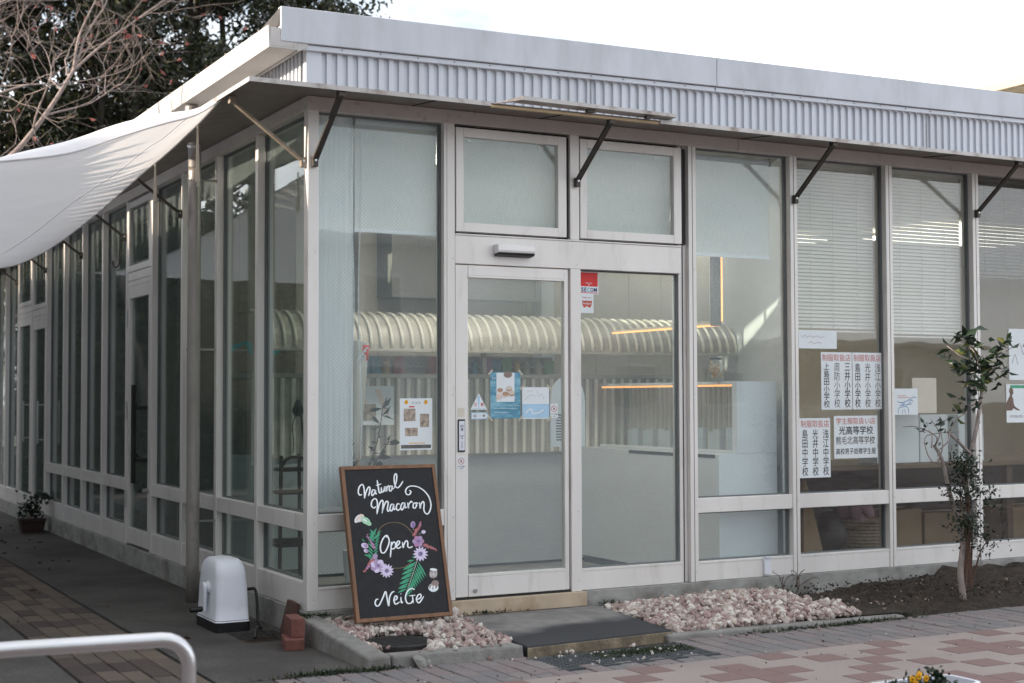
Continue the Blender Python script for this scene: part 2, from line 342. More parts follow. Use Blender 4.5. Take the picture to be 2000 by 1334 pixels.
def smooth_path(p, k=5):
    p = [Vector(a) for a in p]; o = []
    for i in range(len(p)-1):
        a = p[max(i-1, 0)]; b = p[i]; c = p[i+1]; d = p[min(i+2, len(p)-1)]
        for j in range(k):
            t = j/k; o.append(.5*((2*b)+(c-a)*t+(2*a-5*b+4*c-d)*t*t+(3*b-a-3*c+d)*t**3))
    return o+[p[-1]]
def leaf_mesh(name, pos, dirs, ln, wd, mats, mis, rng, bend=.15):
    """many small folded leaves as one mesh, two quads' worth of faces per leaf"""
    n = len(pos); pos = np.asarray(pos, float); d = np.asarray(dirs, float)
    d /= np.linalg.norm(d, axis=1, keepdims=True)+1e-9
    a = rng.normal(size=(n, 3)); s = np.cross(d, a); s /= np.linalg.norm(s, axis=1, keepdims=True)+1e-9
    nn = np.cross(s, d); ln = np.broadcast_to(ln, n)[:, None]; wd = np.broadcast_to(wd, n)[:, None]
    v = np.stack([pos, pos+d*ln*.5+s*wd*.5+nn*wd*bend, pos+d*ln-nn*ln*.12, pos+d*ln*.5-s*wd*.5+nn*wd*bend], 1).reshape(-1, 3)
    i = np.arange(n)*4
    f = np.stack([i, i+1, i+2, i, i+2, i+3], 1).reshape(-1, 3)
    me = bpy.data.meshes.new(name); me.vertices.add(len(v)); me.vertices.foreach_set('co', v.ravel())
    me.loops.add(f.size); me.loops.foreach_set('vertex_index', f.ravel().astype(np.int32))
    me.polygons.add(len(f)); me.polygons.foreach_set('loop_start', np.arange(len(f), dtype=np.int32)*3)
    me.polygons.foreach_set('loop_total', np.full(len(f), 3, dtype=np.int32))
    for m in mats: me.materials.append(m)
    me.polygons.foreach_set('material_index', np.repeat(np.asarray(mis, dtype=np.int32), 2))
    me.update(); me.validate(); return me
GZ = -.15

# ================================================================== GROUND
def sheet(name, rects, z0, z1, m, **kw):
    b = MB()
    for x0, x1, y0, y1 in rects: b.box(x0, x1, y0, y1, z0, z1)
    return b.build(name, m, kind='structure', **kw)
MB().add([(-400, -400, -.30), (400, -400, -.30), (400, 400, -.30), (-400, 400, -.30)], [(0, 1, 2, 3)]).build('ground', ASPH, kind='structure')
# concrete path along the left side, with the small pit beside the reel box left open
hx0, hx1, hy0, hy1 = -.335, -.06, .02, .40
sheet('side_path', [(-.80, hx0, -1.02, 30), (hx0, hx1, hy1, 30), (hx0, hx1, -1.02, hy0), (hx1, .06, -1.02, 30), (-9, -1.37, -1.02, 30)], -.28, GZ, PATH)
sheet('path_bedding', [(-1.37, -.80, -1.02, 30)], -.28, GZ-.012, JOINT)
MB().add([(hx0-.02, hy0-.02, -.20), (hx1+.02, hy0-.02, -.20), (hx1+.02, hy1+.02, -.19), (hx0-.02, hy1+.02, -.19)], [(0, 1, 2, 3)]).build('pit_floor', EARTH, kind='structure')
plaza = MB()
plaza.box(-30, 40, -40, -1.606, -.28, GZ)
plaza = plaza.build('plaza_pavement', PAVE, kind='structure')
strip = MB().box(-.55, 12, -1.606, -1.02, -.28, GZ-.010).build('paver_strip', JOINT, kind='structure')
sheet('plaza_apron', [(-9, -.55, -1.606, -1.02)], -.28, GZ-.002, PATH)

def brick_mesh(name, wx, wy, h, m, ch=.004):
    b = MB(); x = wx/2; y = wy/2
    b.add([(-x, -y, -h), (x, -y, -h), (x, y, -h), (-x, y, -h), (-x, -y, -ch), (x, -y, -ch), (x, y, -ch), (-x, y, -ch),
           (-x+ch, -y+ch, 0), (x-ch, -y+ch, 0), (x-ch, y-ch, 0), (-x+ch, y-ch, 0)],
          [(0, 1, 5, 4), (1, 2, 6, 5), (2, 3, 7, 6), (3, 0, 4, 7), (4, 5, 9, 8), (5, 6, 10, 9), (6, 7, 11, 10), (7, 4, 8, 11), (8, 9, 10, 11)])
    return b.mesh(name, m)
bm_s = brick_mesh('paver', .0955, .188, .04, BRK)
bm_h = brick_mesh('half_paver', .0955, .091, .04, BRK)
far = MB()
for i in range(0, 98):
    x = -.49+.103*i
    ys = [(-1.120, 0), (-1.3145, 0), (-1.509, 0)] if i % 2 == 0 else [(-1.070, 1), (-1.217, 0), (-1.4115, 0), (-1.5585, 1)]
    for y, half in ys:
        if .76 < x < 1.75 and y > -1.50: continue
        z = GZ+rnd.uniform(-.0025, .0025)
        if i < 66:
            o = link('paver', bm_h if half else bm_s, strip, loc=(x, y, z)); o.rotation_euler = (rnd.uniform(-.01, .01), rnd.uniform(-.01, .01), rnd.uniform(-.012, .012))
        else: far.box(x-.049, x+.049, y-.045 if half else y-.095, y+.045 if half else y+.095, z-.04, z)
far.build('far_pavers', BRK, strip, kind='stuff')
# red tiles set into the plaza, crosses and diagonals
bm_t = brick_mesh('red_tile', .186, .159, .03, REDT, .002)
def red(i, j):
    for ci in range(-47, 70, 4):
        for cj in range(-7, 70, 4):
            par = ((ci+3)//4+(cj-1)//4) % 2
            di, dj = i-ci, j-cj
            if par == 0 and abs(di)+abs(dj) <= 1: return True
            if par == 1 and abs(di) == abs(dj) and abs(di) <= 2: return True
    return False
for j in range(-1, 9):
    for i in range(-9, 17):
        x = 2.11+.19*i+.012*j; y = -1.85-.163*j
        if x < .2 or not red(i, j): continue
        link('red_tile', bm_t, plaza, loc=(x, y-.0015, GZ+.003))
far = MB()
for j in range(9, 62):
    for i in range(-40, 60):
        if red(i, j):
            x = 2.11+.19*i+.012*j; y = -1.85-.163*j; far.add([(x-.093, y-.08, GZ+.004), (x+.093, y-.08, GZ+.004), (x+.093, y+.08, GZ+.004), (x-.093, y+.08, GZ+.004)], [(0, 1, 2, 3)])
far.build('far_red_tiles', REDT, plaza, kind='stuff')
# brown pavers running along the side path
pb = brick_mesh('brown_paver', .101, .252, .03, BRL)
ppatch = thing('paver_band', None, None, (0, 0, GZ), kind='structure')
far = MB()
for k in range(0, 40):
    for c in range(5):
        x = -.872-.1065*c; y = -.86+.259*k+(.05 if c % 2 else 0)
        z = rnd.uniform(-.002, .002)
        if k < 28:
            o = link('brown_paver', pb, ppatch, loc=(x, y, z)); o.rotation_euler = (rnd.uniform(-.008, .008), rnd.uniform(-.008, .008), 0)
        else: far.box(x-.05, x+.05, y-.125, y+.125, z-.03, z)
far.build('far_pavers', BRL, ppatch, kind='stuff')

# planting bed kerb, step slab, grating
kb = MB()
kb.hexa([(-.09, -1.05, -.28), (.07, -1.05, -.28), (.07, -.012, -.28), (-.075, -.012, -.28)], [(-.065, -1.03, -.088), (.06, -1.03, -.088), (.055, -.012, -.018), (-.055, -.012, -.018)])
kb.hexa([(.07, -1.055, -.28), (.79, -1.085, -.28), (.79, -.945, -.28), (.07, -.91, -.28)], [(.07, -1.03, -.089), (.785, -1.065, -.092), (.785, -.95, -.094), (.06, -.93, -.09)])
kb.hexa([(1.70, -1.05, -.28), (3.45, -1.06, -.28), (3.45, -.96, -.28), (1.70, -.95, -.28)], [(1.70, -1.035, -.118), (3.4, -1.05, -.132), (3.4, -.965, -.132), (1.70, -.955, -.115)])
kerb = kb.build('bed_kerb', CONCL, bev=.012, label='low worn concrete kerb around the pebble bed below the chalkboard', cat='kerb')
slab = thing('door_step', 'dark stained concrete step slab in front of the sliding door', 'step', (1.3, -.5, GZ))
MB().hexa([(.80-1.3, -.575, -.1), (1.755-1.3, -.50, -.1), (1.87-1.3, .478, -.1), (.895-1.3, .478, -.1)],
          [(.80-1.3, -.575, .052), (1.755-1.3, -.50, .052), (1.87-1.3, .478, .058), (.895-1.3, .478, .058)]).build('slab', [SLAB], slab, bev=.008)
MB().hexa([(.803-1.3, -.581, -.05), (1.752-1.3, -.506, -.05), (1.752-1.3, -.5005, -.05), (.803-1.3, -.5755, -.05)],
          [(.803-1.3, -.579, .040), (1.752-1.3, -.504, .040), (1.752-1.3, -.5, .043), (.803-1.3, -.575, .043)]).build('slab_edge', SLABE, slab)
gr = thing('drain_grating', 'flat steel drain grating with moss in front of the door step', 'drain grating', (1.25, -1.31, GZ))
g = MB(); g.box(-.49, .47, -.165, .165, -.04, -.008); g.build('tray', EARTH, gr)
g = MB()
for k in range(9): g.box(-.485, .465, -.155+.038*k, -.148+.038*k, -.02, .001)
for k in range(25): g.box(-.48+.039*k, -.474+.039*k, -.16, .16, -.012, -.002)
g.box(-.49, .47, -.168, -.158, -.02, .003); g.box(-.49, .47, .158, .168, -.02, .003)
g.build('bars', GRATE, gr)
rng = np.random.default_rng(3)
pts = rng.uniform([-.2, -.02, 0], [.45, .16, 0], (500, 3)); pts = np.concatenate([pts, rng.normal([.18, .08, 0], [.13, .04, 0], (500, 3))])
pts[:, 0] = np.clip(pts[:, 0], -.48, .46); pts[:, 1] = np.clip(pts[:, 1], -.16, .16)
link('moss', leaf_mesh('moss', pts, rng.normal(size=(1000, 3))*[1, 1, .3]+[0, 0, .5], rng.uniform(.008, .022, 1000), .006, [MOSS], [0]*1000, rng), gr, kind='stuff')
b = MB()
for k in range(26): b.ico((rnd.uniform(-.46, .45), rnd.uniform(-.15, .16), .006), rnd.uniform(.004, .009), k, 0)
b.build('pebble_bits', STONES[1], gr, kind='stuff')
man = thing('manhole_cover', 'round rusty dark cover half buried in the pebbles below the chalkboard', 'cover', (.285, -.63, -.105))
MB().tube([(0, 0, -.06), (0, 0, .012)], .185, 32).build('lid', IRON, man, bev=.004)
b = MB()
for k in range(7): b.box(-.13, .13, -.125+.04*k, -.118+.04*k, .012, .0155)
b.build('tread_ribs', IRON, man)

# pebble beds
def pebbles(name, n, inside, base, hump, label, seed, rmin=.014, rmax=.025):
    b = MB(); rr = random.Random(seed); k = 0; t = 0
    while k < n and t < n*30:
        t += 1
        x = rr.uniform(base[0], base[1]); y = rr.uniform(base[2], base[3])
        if not inside(x, y): continue
        r = rr.uniform(rmin, rmax)*rr.uniform(.55, 1.25)
        z = hump(x, y)+rr.uniform(-.016, .018)
        b.ico((x, y, z), r, rr.random(), rr.choices((0, 1, 2, 3), (5, 3.2, 3, 2.5))[0], (rr.uniform(.85, 1.6), rr.uniform(.75, 1.15), rr.uniform(.55, .95)), .30); k += 1
    return b.build(name, STONES, kind='stuff', label=label, cat='pebbles')
MB().box(.05, .86, -.96, -.012, -.28, -.125).build('bed_soil', EARTH, kind='structure')
def in_l(x, y):
    if ((x-.285)/.2)**2+((y+.63)/.2)**2 < 1: return False
    xr = .895+(.80-.895)*(-y-.02)/1.05-.02
    if x > xr: return False
    if y > -.1: return x > .02
    return x > .07+(.25 if y < -.80 else 0)
pebbles('pebble_bed', 1150, in_l, (.06, .90, -.935, -.03), lambda x, y: -.098+.035*max(0, 1+y*1.3), 'pink and white pebbles between the chalkboard and the step slab', 11)
def in_r(x, y):
    xl = 1.755+.115*(y+1.0)/.98+.02
    if x < xl: return False
    return y < -.03 and y > -.98 and x < 2.98+.16*math.sin(y*5)+.30*(y+.9)
def hump_r(x, y):
    return -.112+.06*math.exp(-((x-2.75)/.62)**2-((y+.42)/.38)**2)
hb = MB(); NX, NY = 30, 16; vs = []; fs = []
for j in range(NY):
    for i in range(NX):
        x = 1.72+1.8*i/(NX-1); y = -.955+.94*j/(NY-1); vs.append((x, y, hump_r(x, y)-.02))
for j in range(NY-1):
    for i in range(NX-1): fs.append((j*NX+i, j*NX+i+1, (j+1)*NX+i+1, (j+1)*NX+i))
hb.add(vs, fs); hb.build('bed_soil', EARTH, kind='structure', smooth=True)
pebbles('pebble_bed', 3300, in_r, (1.72, 3.5, -.985, -.03), hump_r, 'heaped pink and white pebbles right of the step slab under the window', 12)
# dark soil bed with the shrub
vs = []; fs = []; NX, NY = 70, 26
for j in range(NY):
    for i in range(NX):
        x = 3.0+6*i/(NX-1); e = -1.02+.06*math.sin(x*2.1)+.03*math.sin(x*7)
        y = e+(0-.012-e)*j/(NY-1); t = j/(NY-1)
        z = GZ-.03+.075*min(1, t*4)+.05*t*math.sin(x*1.3+1)+rnd.gauss(0, .017)*(0 if j in (0,) else 1)+.05*max(0, (x-4.6))*t*.5
        vs.append((x, y, z))
for j in range(NY-1):
    for i in range(NX-1): fs.append((j*NX+i, j*NX+i+1, (j+1)*NX+i+1, (j+1)*NX+i))
MB().add(vs, fs).build('soil_bed', EARTH, kind='structure', smooth=True)
b = MB()
for k in range(1500):
    x = rnd.uniform(3.1, 6.2); y = rnd.uniform(-.98, -.05); b.ico((x, y, -.095+.03*rnd.random()+.01), rnd.uniform(.003, .009)*(2 if rnd.random() < .03 else 1), k, 1 if rnd.random() < .07 else 0, (1, 1, .7))
b.build('soil_crumbs', [mat('soil_clod', (.045, .036, .03), .95, 0, .4, 30), mat('pale_chip', (.30, .26, .2), .9, 0, .3, 30)], kind='stuff')

b = MB()
for k in range(46):
    x, y = rnd.choice([(rnd.uniform(.1, .8), -1.0-abs(rnd.gauss(0, .06))), (rnd.uniform(1.75, 3.2), -1.01-abs(rnd.gauss(0, .09))), (rnd.uniform(.85, 1.8), rnd.uniform(-1.12, -1.06)), (rnd.uniform(3.0, 3.5), rnd.uniform(-.95, -.2))])
    b.ico((x, y, (GZ if y < -1.06 else -.085 if x < 1 else -.105)+.006), rnd.uniform(.006, .015), k, rnd.randrange(4), (1.2, 1, .7))
b.build('stray_pebbles', STONES, kind='stuff')
rng = np.random.default_rng(61); k = 240
link('plaza_litter', leaf_mesh('plaza_litter', np.stack([rng.uniform(-.5, 5.5, k), -1.05-np.abs(rng.normal(0, .8, k)), np.full(k, GZ+.005)], 1), rng.normal(size=(k, 3))*[1, 1, .08], rng.uniform(.006, .024, k), rng.uniform(.004, .012, k), [LEAFB, PAPERC], (rng.random(k) < .15).astype(int), rng, .3), kind='stuff')
# loose things on the ground
b = MB(); b.ico((0, 0, .02), .042, 5, 0, (1.4, .8, .6), .25); b.ico((.045, .012, .012), .026, 8, 0, (1.2, .9, .7), .25)
b.build('loose_stone', CONCL, loc=(.20, -1.07, GZ), label='rough grey stone lying against the kerb below the pebbles', cat='stone')
rng = np.random.default_rng(8)
pts = []; 
for cx, cy, sx, sy, n in [(-.24, -1.03, .13, .018, 420), (.02, -1.06, .06, .012, 90), (3.0, -1.075, .22, .016, 330), (2.45, -1.07, .14, .014, 130), (3.35, -.98, .12, .04, 200), (.03, -.02, .06, .012, 160), (-.02, -.03, .01, .03, 90), (1.05, -.035, .13, .006, 90), (1.93, -.05, .04, .01, 40), (2.75, -.04, .2, .015, 130)]:
    pts.append(np.stack([rng.normal(cx, sx, n), rng.normal(cy, sy, n), np.full(n, GZ if cy < -.5 else (-.03 if cx < .2 else -.085))], 1))
pts = np.concatenate(pts); k = len(pts)
link('weeds', leaf_mesh('weeds', pts, rng.normal(size=(k, 3))*[.8, .8, .3]+[0, 0, .6], rng.uniform(.012, .04, k), .007, [MOSS, LEAFF], rng.integers(0, 2, k), rng), kind='stuff')
b = MB()
for k in range(8):                                     # dry twigs at the base of the wall
    x = 3.36+rnd.gauss(0, .06); a = rnd.gauss(.1, .6); h = rnd.uniform(.0, .08)
    b.tube(smooth_path([(x, -.05, -.08), (x+.06*a+rnd.gauss(0, .02), -.06, -.03+h*.6), (x+.13*a, -.07, h-.02), (x+.13*a+rnd.gauss(.03, .05), -.07, h-.02+rnd.gauss(.0, .025))], 3), [.0026]*7+[.0014]*3, 4)
b.build('dry_weed', BARKR, label='dry twiggy weed at the wall base behind the heaped pebbles', cat='weed')
rng = np.random.default_rng(21); k = 70
px = np.concatenate([rng.uniform(-1.6, -.12, 30), rng.uniform(-.9, -.15, 40)]); py = np.concatenate([rng.uniform(.2, 9, 30), rng.uniform(4.5, 10, 40)])
link('fallen_leaves', leaf_mesh('fallen_leaves', np.stack([px, py, np.full(k, GZ+.006)], 1), rng.normal(size=(k, 3))*[1, 1, .12], rng.uniform(.025, .06, k), rng.uniform(.014, .03, k), [LEAFB], [0]*k, rng, .3), kind='stuff')

# ================================================================== SHOP BUILDING
B = thing('shop_building', 'low glass fronted shop with white corrugated fascia and aluminium frames', 'building', (0, 0, 0))
def ftop(x): return 3.353+.0115*x
def fbot(x): return 3.158+.0138*x
# concrete base
b = MB(); b.box(.0, .86, -.006, .10, -.30, -.002); b.box(1.80, 12, -.010, .10, -.30, -.002); b.box(-.012, .0, -.006, 11.5, -.30, -.002); b.box(0, .10, .10, 11.5, -.30, -.002)
b.build('wall_base', CONC, B, bev=.004)
MB().box(.862, 1.798, -.022, .10, -.092, -.004).build('threshold', TANST, B, bev=.004)
# corner post and mullions
MB().box(0, .066, 0, .066, 0, 2.80).build('corner_post', ALU, B, bev=.003)
mm = MB(); mm.box(0, .058, 0, .11, 0, 2.80); mm.box(.027, .031, -.0012, 0, 0, 2.80, 1); mm = mm.mesh('mullion', [ALU, DARKGAP])
FM = [2.588, 3.418, 4.265, 5.095, 5.935, 6.775, 7.615, 8.455]
for x in FM: link('mullion', mm, B, bev=.003, loc=(x, 0, 0))
MB().box(.863, .915, 0, .11, 0, 2.80).build('mullion', ALU, B, bev=.003)
b = MB(); b.box(.846, .863, .004, .11, 0, 2.8); b.build('frame_groove', ALU, B)
# header
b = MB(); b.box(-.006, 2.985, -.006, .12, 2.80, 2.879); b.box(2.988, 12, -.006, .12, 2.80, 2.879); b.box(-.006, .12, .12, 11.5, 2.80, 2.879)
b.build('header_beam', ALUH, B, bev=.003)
# bays: x0, x1
bays = [(.066, .846)]+[(a+.058, c) for a, c in zip(FM, FM[1:])]
for x0, x1 in bays:
    MB().box(x0, x1, .006, .10, .436, .53).build('mid_rail', ALU, B, bev=.003)
    MB().box(x0, x1, .006, .10, 0, .112).build('sill_panel', ALU, B, bev=.003)
    MB().box(x0, x1, .003, .10, .1125, .125).build('sill_ledge', ALU, B, bev=.002)
    c = thing('window', None, None); c.parent = B
    b = MB()
    for z0, z1 in ((.125, .436), (.53, 2.80)):
        b.box(x0, x0+.012, .045, .075, z0, z1); b.box(x1-.012, x1, .045, .075, z0, z1); b.box(x0+.012, x1-.012, .045, .075, z0, z0+.008); b.box(x0+.012, x1-.012, .045, .075, z1-.008, z1)
    b.build('gasket', SEAL, c)
    gm = GLF if x1 < 3.45 else GLC
    MB().box(x0+.012, x1-.012, .055, .061, .133, .428).build('window_pane', gm, c)
    MB().box(x0+.012, x1-.012, .055, .061, .538, 2.792).build('window_pane', gm, c)
# sliding door unit
MB().box(.917, 2.53, .004, .11, 1.972, 2.142).build('door_transom', ALU, B, bev=.003)
MB().box(.917, 2.53, -.002, .11, 2.1425, 2.150).build('transom_lip', ALU, B)
MB().box(1.703, 1.769, 0, .11, 2.1505, 2.80).build('mullion', ALU, B, bev=.003)
MB().box(1.703, 1.777, 0, .11, -.004, 1.971).build('mullion', ALU, B, bev=.003)
MB().box(2.53, 2.586, .035, .11, 0, 2.80).build('frame_groove', ALU, B)
MB().box(2.556, 2.560, .030, .035, 0, 2.80).build('groove_seal', DARKGAP, B)
for x0, x1 in ((.917, 1.700), (1.7695, 2.555)):
    wdo = thing('awning_window', None, None); wdo.parent = B
    b = MB(); a = x0+.004; c = x1-.024; z0, z1 = 2.162, 2.782
    b.box(a, a+.05, -.004, .04, z0, z1); b.box(c-.06, c, -.004, .04, z0, z1); b.box(a+.05, c-.06, -.004, .04, z0, z0+.055); b.box(a+.05, c-.06, -.004, .04, z1-.055, z1)
    b.build('sash', ALU, wdo, bev=.003)
    b = MB(); b.box(x0, x1, .045, .10, 2.1505, 2.1615); b.box(x0, x1, .045, .10, 2.7825, 2.80); b.box(c+.001, x1+.02, .02, .10, 2.162, 2.782)
    b.build('reveal', DARKGAP, wdo)
    MB().box(a+.05, c-.06, .018, .024, z0+.055, z1-.055).build('window_pane', GLF, wdo)
    b = MB(); b.box(a+.10, a+.13, .05, .06, z1-.075, z1-.058); b.box(c-.17, c-.14, .05, .06, z1-.075, z1-.058); b.build('stay_catch', ALU, wdo)
door = thing('sliding_door', None, None); door.parent = B
b = MB(); b.box(.921, 1.003, .008, .05, .012, 1.965); b.box(1.662, 1.690, .008, .05, .012, 1.965)
b.build('door_stile', ALU, door, bev=.003)
MB().box(1.0035, 1.6615, .006, .05, 1.905, 1.965).build('top_rail', ALU, door, bev=.003)
MB().box(1.0035, 1.6615, .0, .05, 1.893, 1.9045).build('rail_trim', ALU, door)
MB().box(1.0035, 1.6615, .004, .05, .012, .128).build('bottom_rail', ALU, door, bev=.003)
MB().box(1.0035, 1.6615, .002, .05, .1285, .141).build('rail_trim', ALU, door)
MB().box(1.003, 1.662, .026, .032, .141, 1.893).build('door_pane', GLF, door)
MB().tube([(1.045, .004, .048), (1.045, -.006, .048)], .013, 16).build('lock', STAIN, door, bev=.002)
MB().box(1.6905, 1.7025, .03, .10, -.004, 1.971).build('door_jamb', ALU, door)
MB().box(.917, 1.70, .01, .09, -.004, .0105).build('door_track', DARKGAP, door)
pl = MB().box(.934, .981, .0, .0078, .862, 1.054).build('switch_plate', BLACKP, door, bev=.004)
MB().box(.939, .976, -.002, -.0002, .872, 1.044).build('switch_face', PLASW, door)
text_mesh('AUTO\n自動', (.946, .969, .985, 1.022), INK, 'lettering', door, -.0035, .01)
text_mesh('PUSH\n▼', (.945, .970, .935, .962), INKG, 'lettering', door, -.0035, .01)
b = MB()
for k in range(6): b.box(.955, .960, -.0035, -.0025, .885+.007*k, .889+.007*k)
b.build('print_marks', INKG, door)
# fixed pane right of the door
fx = thing('window', None, None); fx.parent = B
MB().box(1.7775, 2.53, .006, .10, 0, .118).build('sill_panel', ALU, fx, bev=.003)
MB().box(1.7775, 2.53, .003, .10, .1185, .13).build('sill_ledge', ALU, fx)
MB().box(1.790, 2.518, .055, .061, .138, 1.964).build('window_pane', GLF, fx)
b = MB(); b.box(1.7775, 1.790, .045, .075, .131, 1.971); b.box(2.518, 2.53, .045, .075, .131, 1.971); b.box(1.790, 2.518, .045, .075, .1305, .138); b.box(1.790, 2.518, .045, .075, 1.964, 1.971)
b.build('gasket', SEAL, fx)
sn = thing('door_sensor', 'white motion sensor bar above the sliding door', 'sensor', (1.3, 0, 2.068))
b = MB(); b.prism([(-.0, -.028), (-.048, -.022), (-.055, -.008), (-.055, .018), (-.045, .027), (0, .027)], -.125, .125, 0, 'x'); b.build('housing', mat('sensor_plastic', (.88, .88, .87), .3, 0, .02), sn, bev=.003)
b = MB(); b.prism([(-.004, -.044), (-.05, -.036), (-.0535, -.0225), (-.002, -.0285)], -.122, .122, 0, 'x'); b.build('lens', BLACKP, sn)
b = MB(); b.box(-.127, -.1255, -.048, 0, -.026, .025); b.box(.1255, .127, -.048, 0, -.026, .025); b.build('end_cap', PLASW, sn)
so = thing('socket_cover', 'small white outlet cover on the sill panel below the window', 'socket cover', (3.19, .006, .07))
MB().box(-.026, .026, -.02, 0, -.058, .052).build('cover', PLASW, so, bev=.004)
MB().box(-.024, .024, -.03, -.0, .0525, .060).build('hood', PLASW, so, bev=.002)

# left facade
LM = [.886, 1.741, 2.579, 3.440, 4.250, 5.140, 5.970, 6.840, 7.720, 8.580, 9.440, 10.30, 11.15]
lm = MB(); lm.box(0, .10, 0, .05, 0, 2.80); lm = lm.mesh('side_mullion', ALU)
for y in LM: link('side_mullion', lm, B, bev=.003, loc=(0, y, 0))
lb = [(.066, LM[0])]+[(a+.05, c) for a, c in zip(LM, LM[1:])]
for k, (y0, y1) in enumerate(lb):
    if k in (4, 9, 10):                                     # doors
        d = thing('side_door', None, None); d.parent = B
        zt = 2.09 if k != 9 else 2.02
        b = MB(); b.box(.004, .05, y0+.004, y0+.075, .02, zt); b.box(.004, .05, y1-.075, y1-.004, .02, zt); b.box(.004, .05, y0+.075, y1-.075, .02, .145); b.box(.004, .05, y0+.075, y1-.075, zt-.10, zt)
        b.build('door_frame', ALU, d, bev=.003)
        MB().box(.024, .030, y0+.075, y1-.075, .145, zt-.10).build('door_pane', GLL, d)
        b = MB(); b.box(.008, .08, y0, y1, zt+.003, zt+.042); b.box(.008, .08, y0, y1, zt+.046, zt+.115); b.build('door_head', ALU, d, bev=.002)
        b = MB(); z0 = zt+.117; b.box(.0, .04, y0+.004, y0+.06, z0, 2.78); b.box(.0, .04, y1-.06, y1-.004, z0, 2.78); b.box(.0, .04, y0+.06, y1-.06, z0, z0+.05); b.box(.0, .04, y0+.06, y1-.06, 2.73, 2.78)
        b.build('vent_sash', ALU, d, bev=.003)
        MB().box(.016, .022, y0+.06, y1-.06, z0+.05, 2.73).build('window_pane', GLL, d)
        MB().box(.052, .06, y0, y1, 2.70, 2.8).build('reveal', DARKGAP, d)
        if k == 4:
            hb = MB(); hb.box(-.075, -.045, 3.735, 3.775, .52, 1.29); hb.box(-.045, .004, 3.56, 3.775, 1.095, 1.125); hb.box(-.045, .004, 3.56, 3.775, .69, .72)
            hb.build('pull_handle', BLACKP, d, bev=.003)
            b = MB()
            for z in (.30, 1.02, 1.76): b.tube([(-.008, 4.232, z), (-.008, 4.232, z+.14)], .008, 8)
            b.build('hinge', STAIN, d)
            MB().tube([(.0, 3.52, .475), (-.045, 3.52, .475)], .016, 12).build('lock', STAIN, d)
        else:
            hb = MB(); hb.tube([(-.05, y0+.13, .72), (-.05, y0+.13, 1.16)], .01, 8); hb.bar((-.05, y0+.13, .76), (.01, y0+.13, .76), .012, .012); hb.bar((-.05, y0+.13, 1.12), (.01, y0+.13, 1.12), .012, .012)
            hb.build('pull_handle', STAIN, d)
        continue
    c = thing('side_window', None, None); c.parent = B
    rail = k < 9
    if rail: MB().box(.004, .09, y0, y1, .436, .53).build('mid_rail', ALU, c, bev=.003)
    MB().box(.004, .09, y0, y1, 0, .15).build('sill_panel', ALU, c, bev=.003)
    for z0, z1 in (((.15, .436), (.53, 2.80)) if rail else ((.15, 2.80),)):
        MB().box(.055, .061, y0+.012, y1-.012, z0+.008, z1-.008).build('window_pane', GLL, c)
        b = MB(); b.box(.045, .075, y0, y0+.012, z0, z1); b.box(.045, .075, y1-.012, y1, z0, z1); b.box(.045, .075, y0+.012, y1-.012, z0, z0+.008); b.box(.045, .075, y0+.012, y1-.012, z1-.008, z1)
        b.build('gasket', SEAL, c)

# canopy sheets (sloping slightly outward), lips, braces
CW, CZ0, CZ1 = .45, 2.881, 2.842
b = MB()
def canq(z): return [(0, 0, 2.881+z), (12, 0, 2.881+z), (12, -.43, CZ1+z), (-.475, -.43, CZ1+z)]
b.add(canq(0)+canq(.006), [(0, 1, 2, 3), (7, 6, 5, 4), (0, 4, 5, 1), (1, 5, 6, 2), (2, 6, 7, 3), (3, 7, 4, 0)])
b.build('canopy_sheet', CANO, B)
b = MB()
def canl(z): return [(0, 0, 2.881+z), (-.475, -.43, CZ1+z), (-.475, 11.5, CZ1+z), (0, 11.5, 2.881+z)]
b.add(canl(0)+canl(.006), [(0, 1, 2, 3), (7, 6, 5, 4), (0, 4, 5, 1), (1, 5, 6, 2), (2, 6, 7, 3), (3, 7, 4, 0)])
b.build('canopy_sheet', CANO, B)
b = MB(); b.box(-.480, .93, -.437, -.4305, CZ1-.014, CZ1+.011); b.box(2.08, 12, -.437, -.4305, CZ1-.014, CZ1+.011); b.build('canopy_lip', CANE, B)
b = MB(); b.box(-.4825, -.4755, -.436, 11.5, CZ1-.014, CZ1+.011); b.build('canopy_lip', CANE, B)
b = MB(); b.box(.935, 2.075, -.428, -.40, CZ1-.016, CZ1-.002); b.build('exposed_batten', WOODT, B)
b = MB(); b.hexa([(.95, -.44, 2.842), (1.10, -.50, 2.868), (1.10, -.40, 2.872), (.95, -.42, 2.846)], [(.95, -.44, 2.845), (1.10, -.50, 2.89), (1.10, -.40, 2.875), (.95, -.42, 2.848)])
b.hexa([(1.10, -.50, 2.868), (2.16, -.49, 2.864), (2.16, -.40, 2.858), (1.10, -.40, 2.868)], [(1.10, -.50, 2.892), (2.16, -.49, 2.884), (2.16, -.485, 2.884), (1.10, -.495, 2.893)])
b.build('loose_flashing', CANE, B)
b = MB(); b.box(1.55, 1.60, -.47, -.44, 2.846, 2.872); b.box(1.96, 2.0, -.47, -.44, 2.846, 2.868); b.build('flashing_clip', STEELB, B)
for x in (.63, 1.48, 3.0, 4.6): MB().hexa([(x, -.42, 2.838), (x+.004, -.42, 2.838), (x+.004, -.012, 2.875), (x, -.012, 2.875)], [(x, -.42, 2.8435), (x+.004, -.42, 2.8435), (x+.004, -.012, 2.8805), (x, -.012, 2.8805)]).build('sheet_seam', DARKGAP, B)
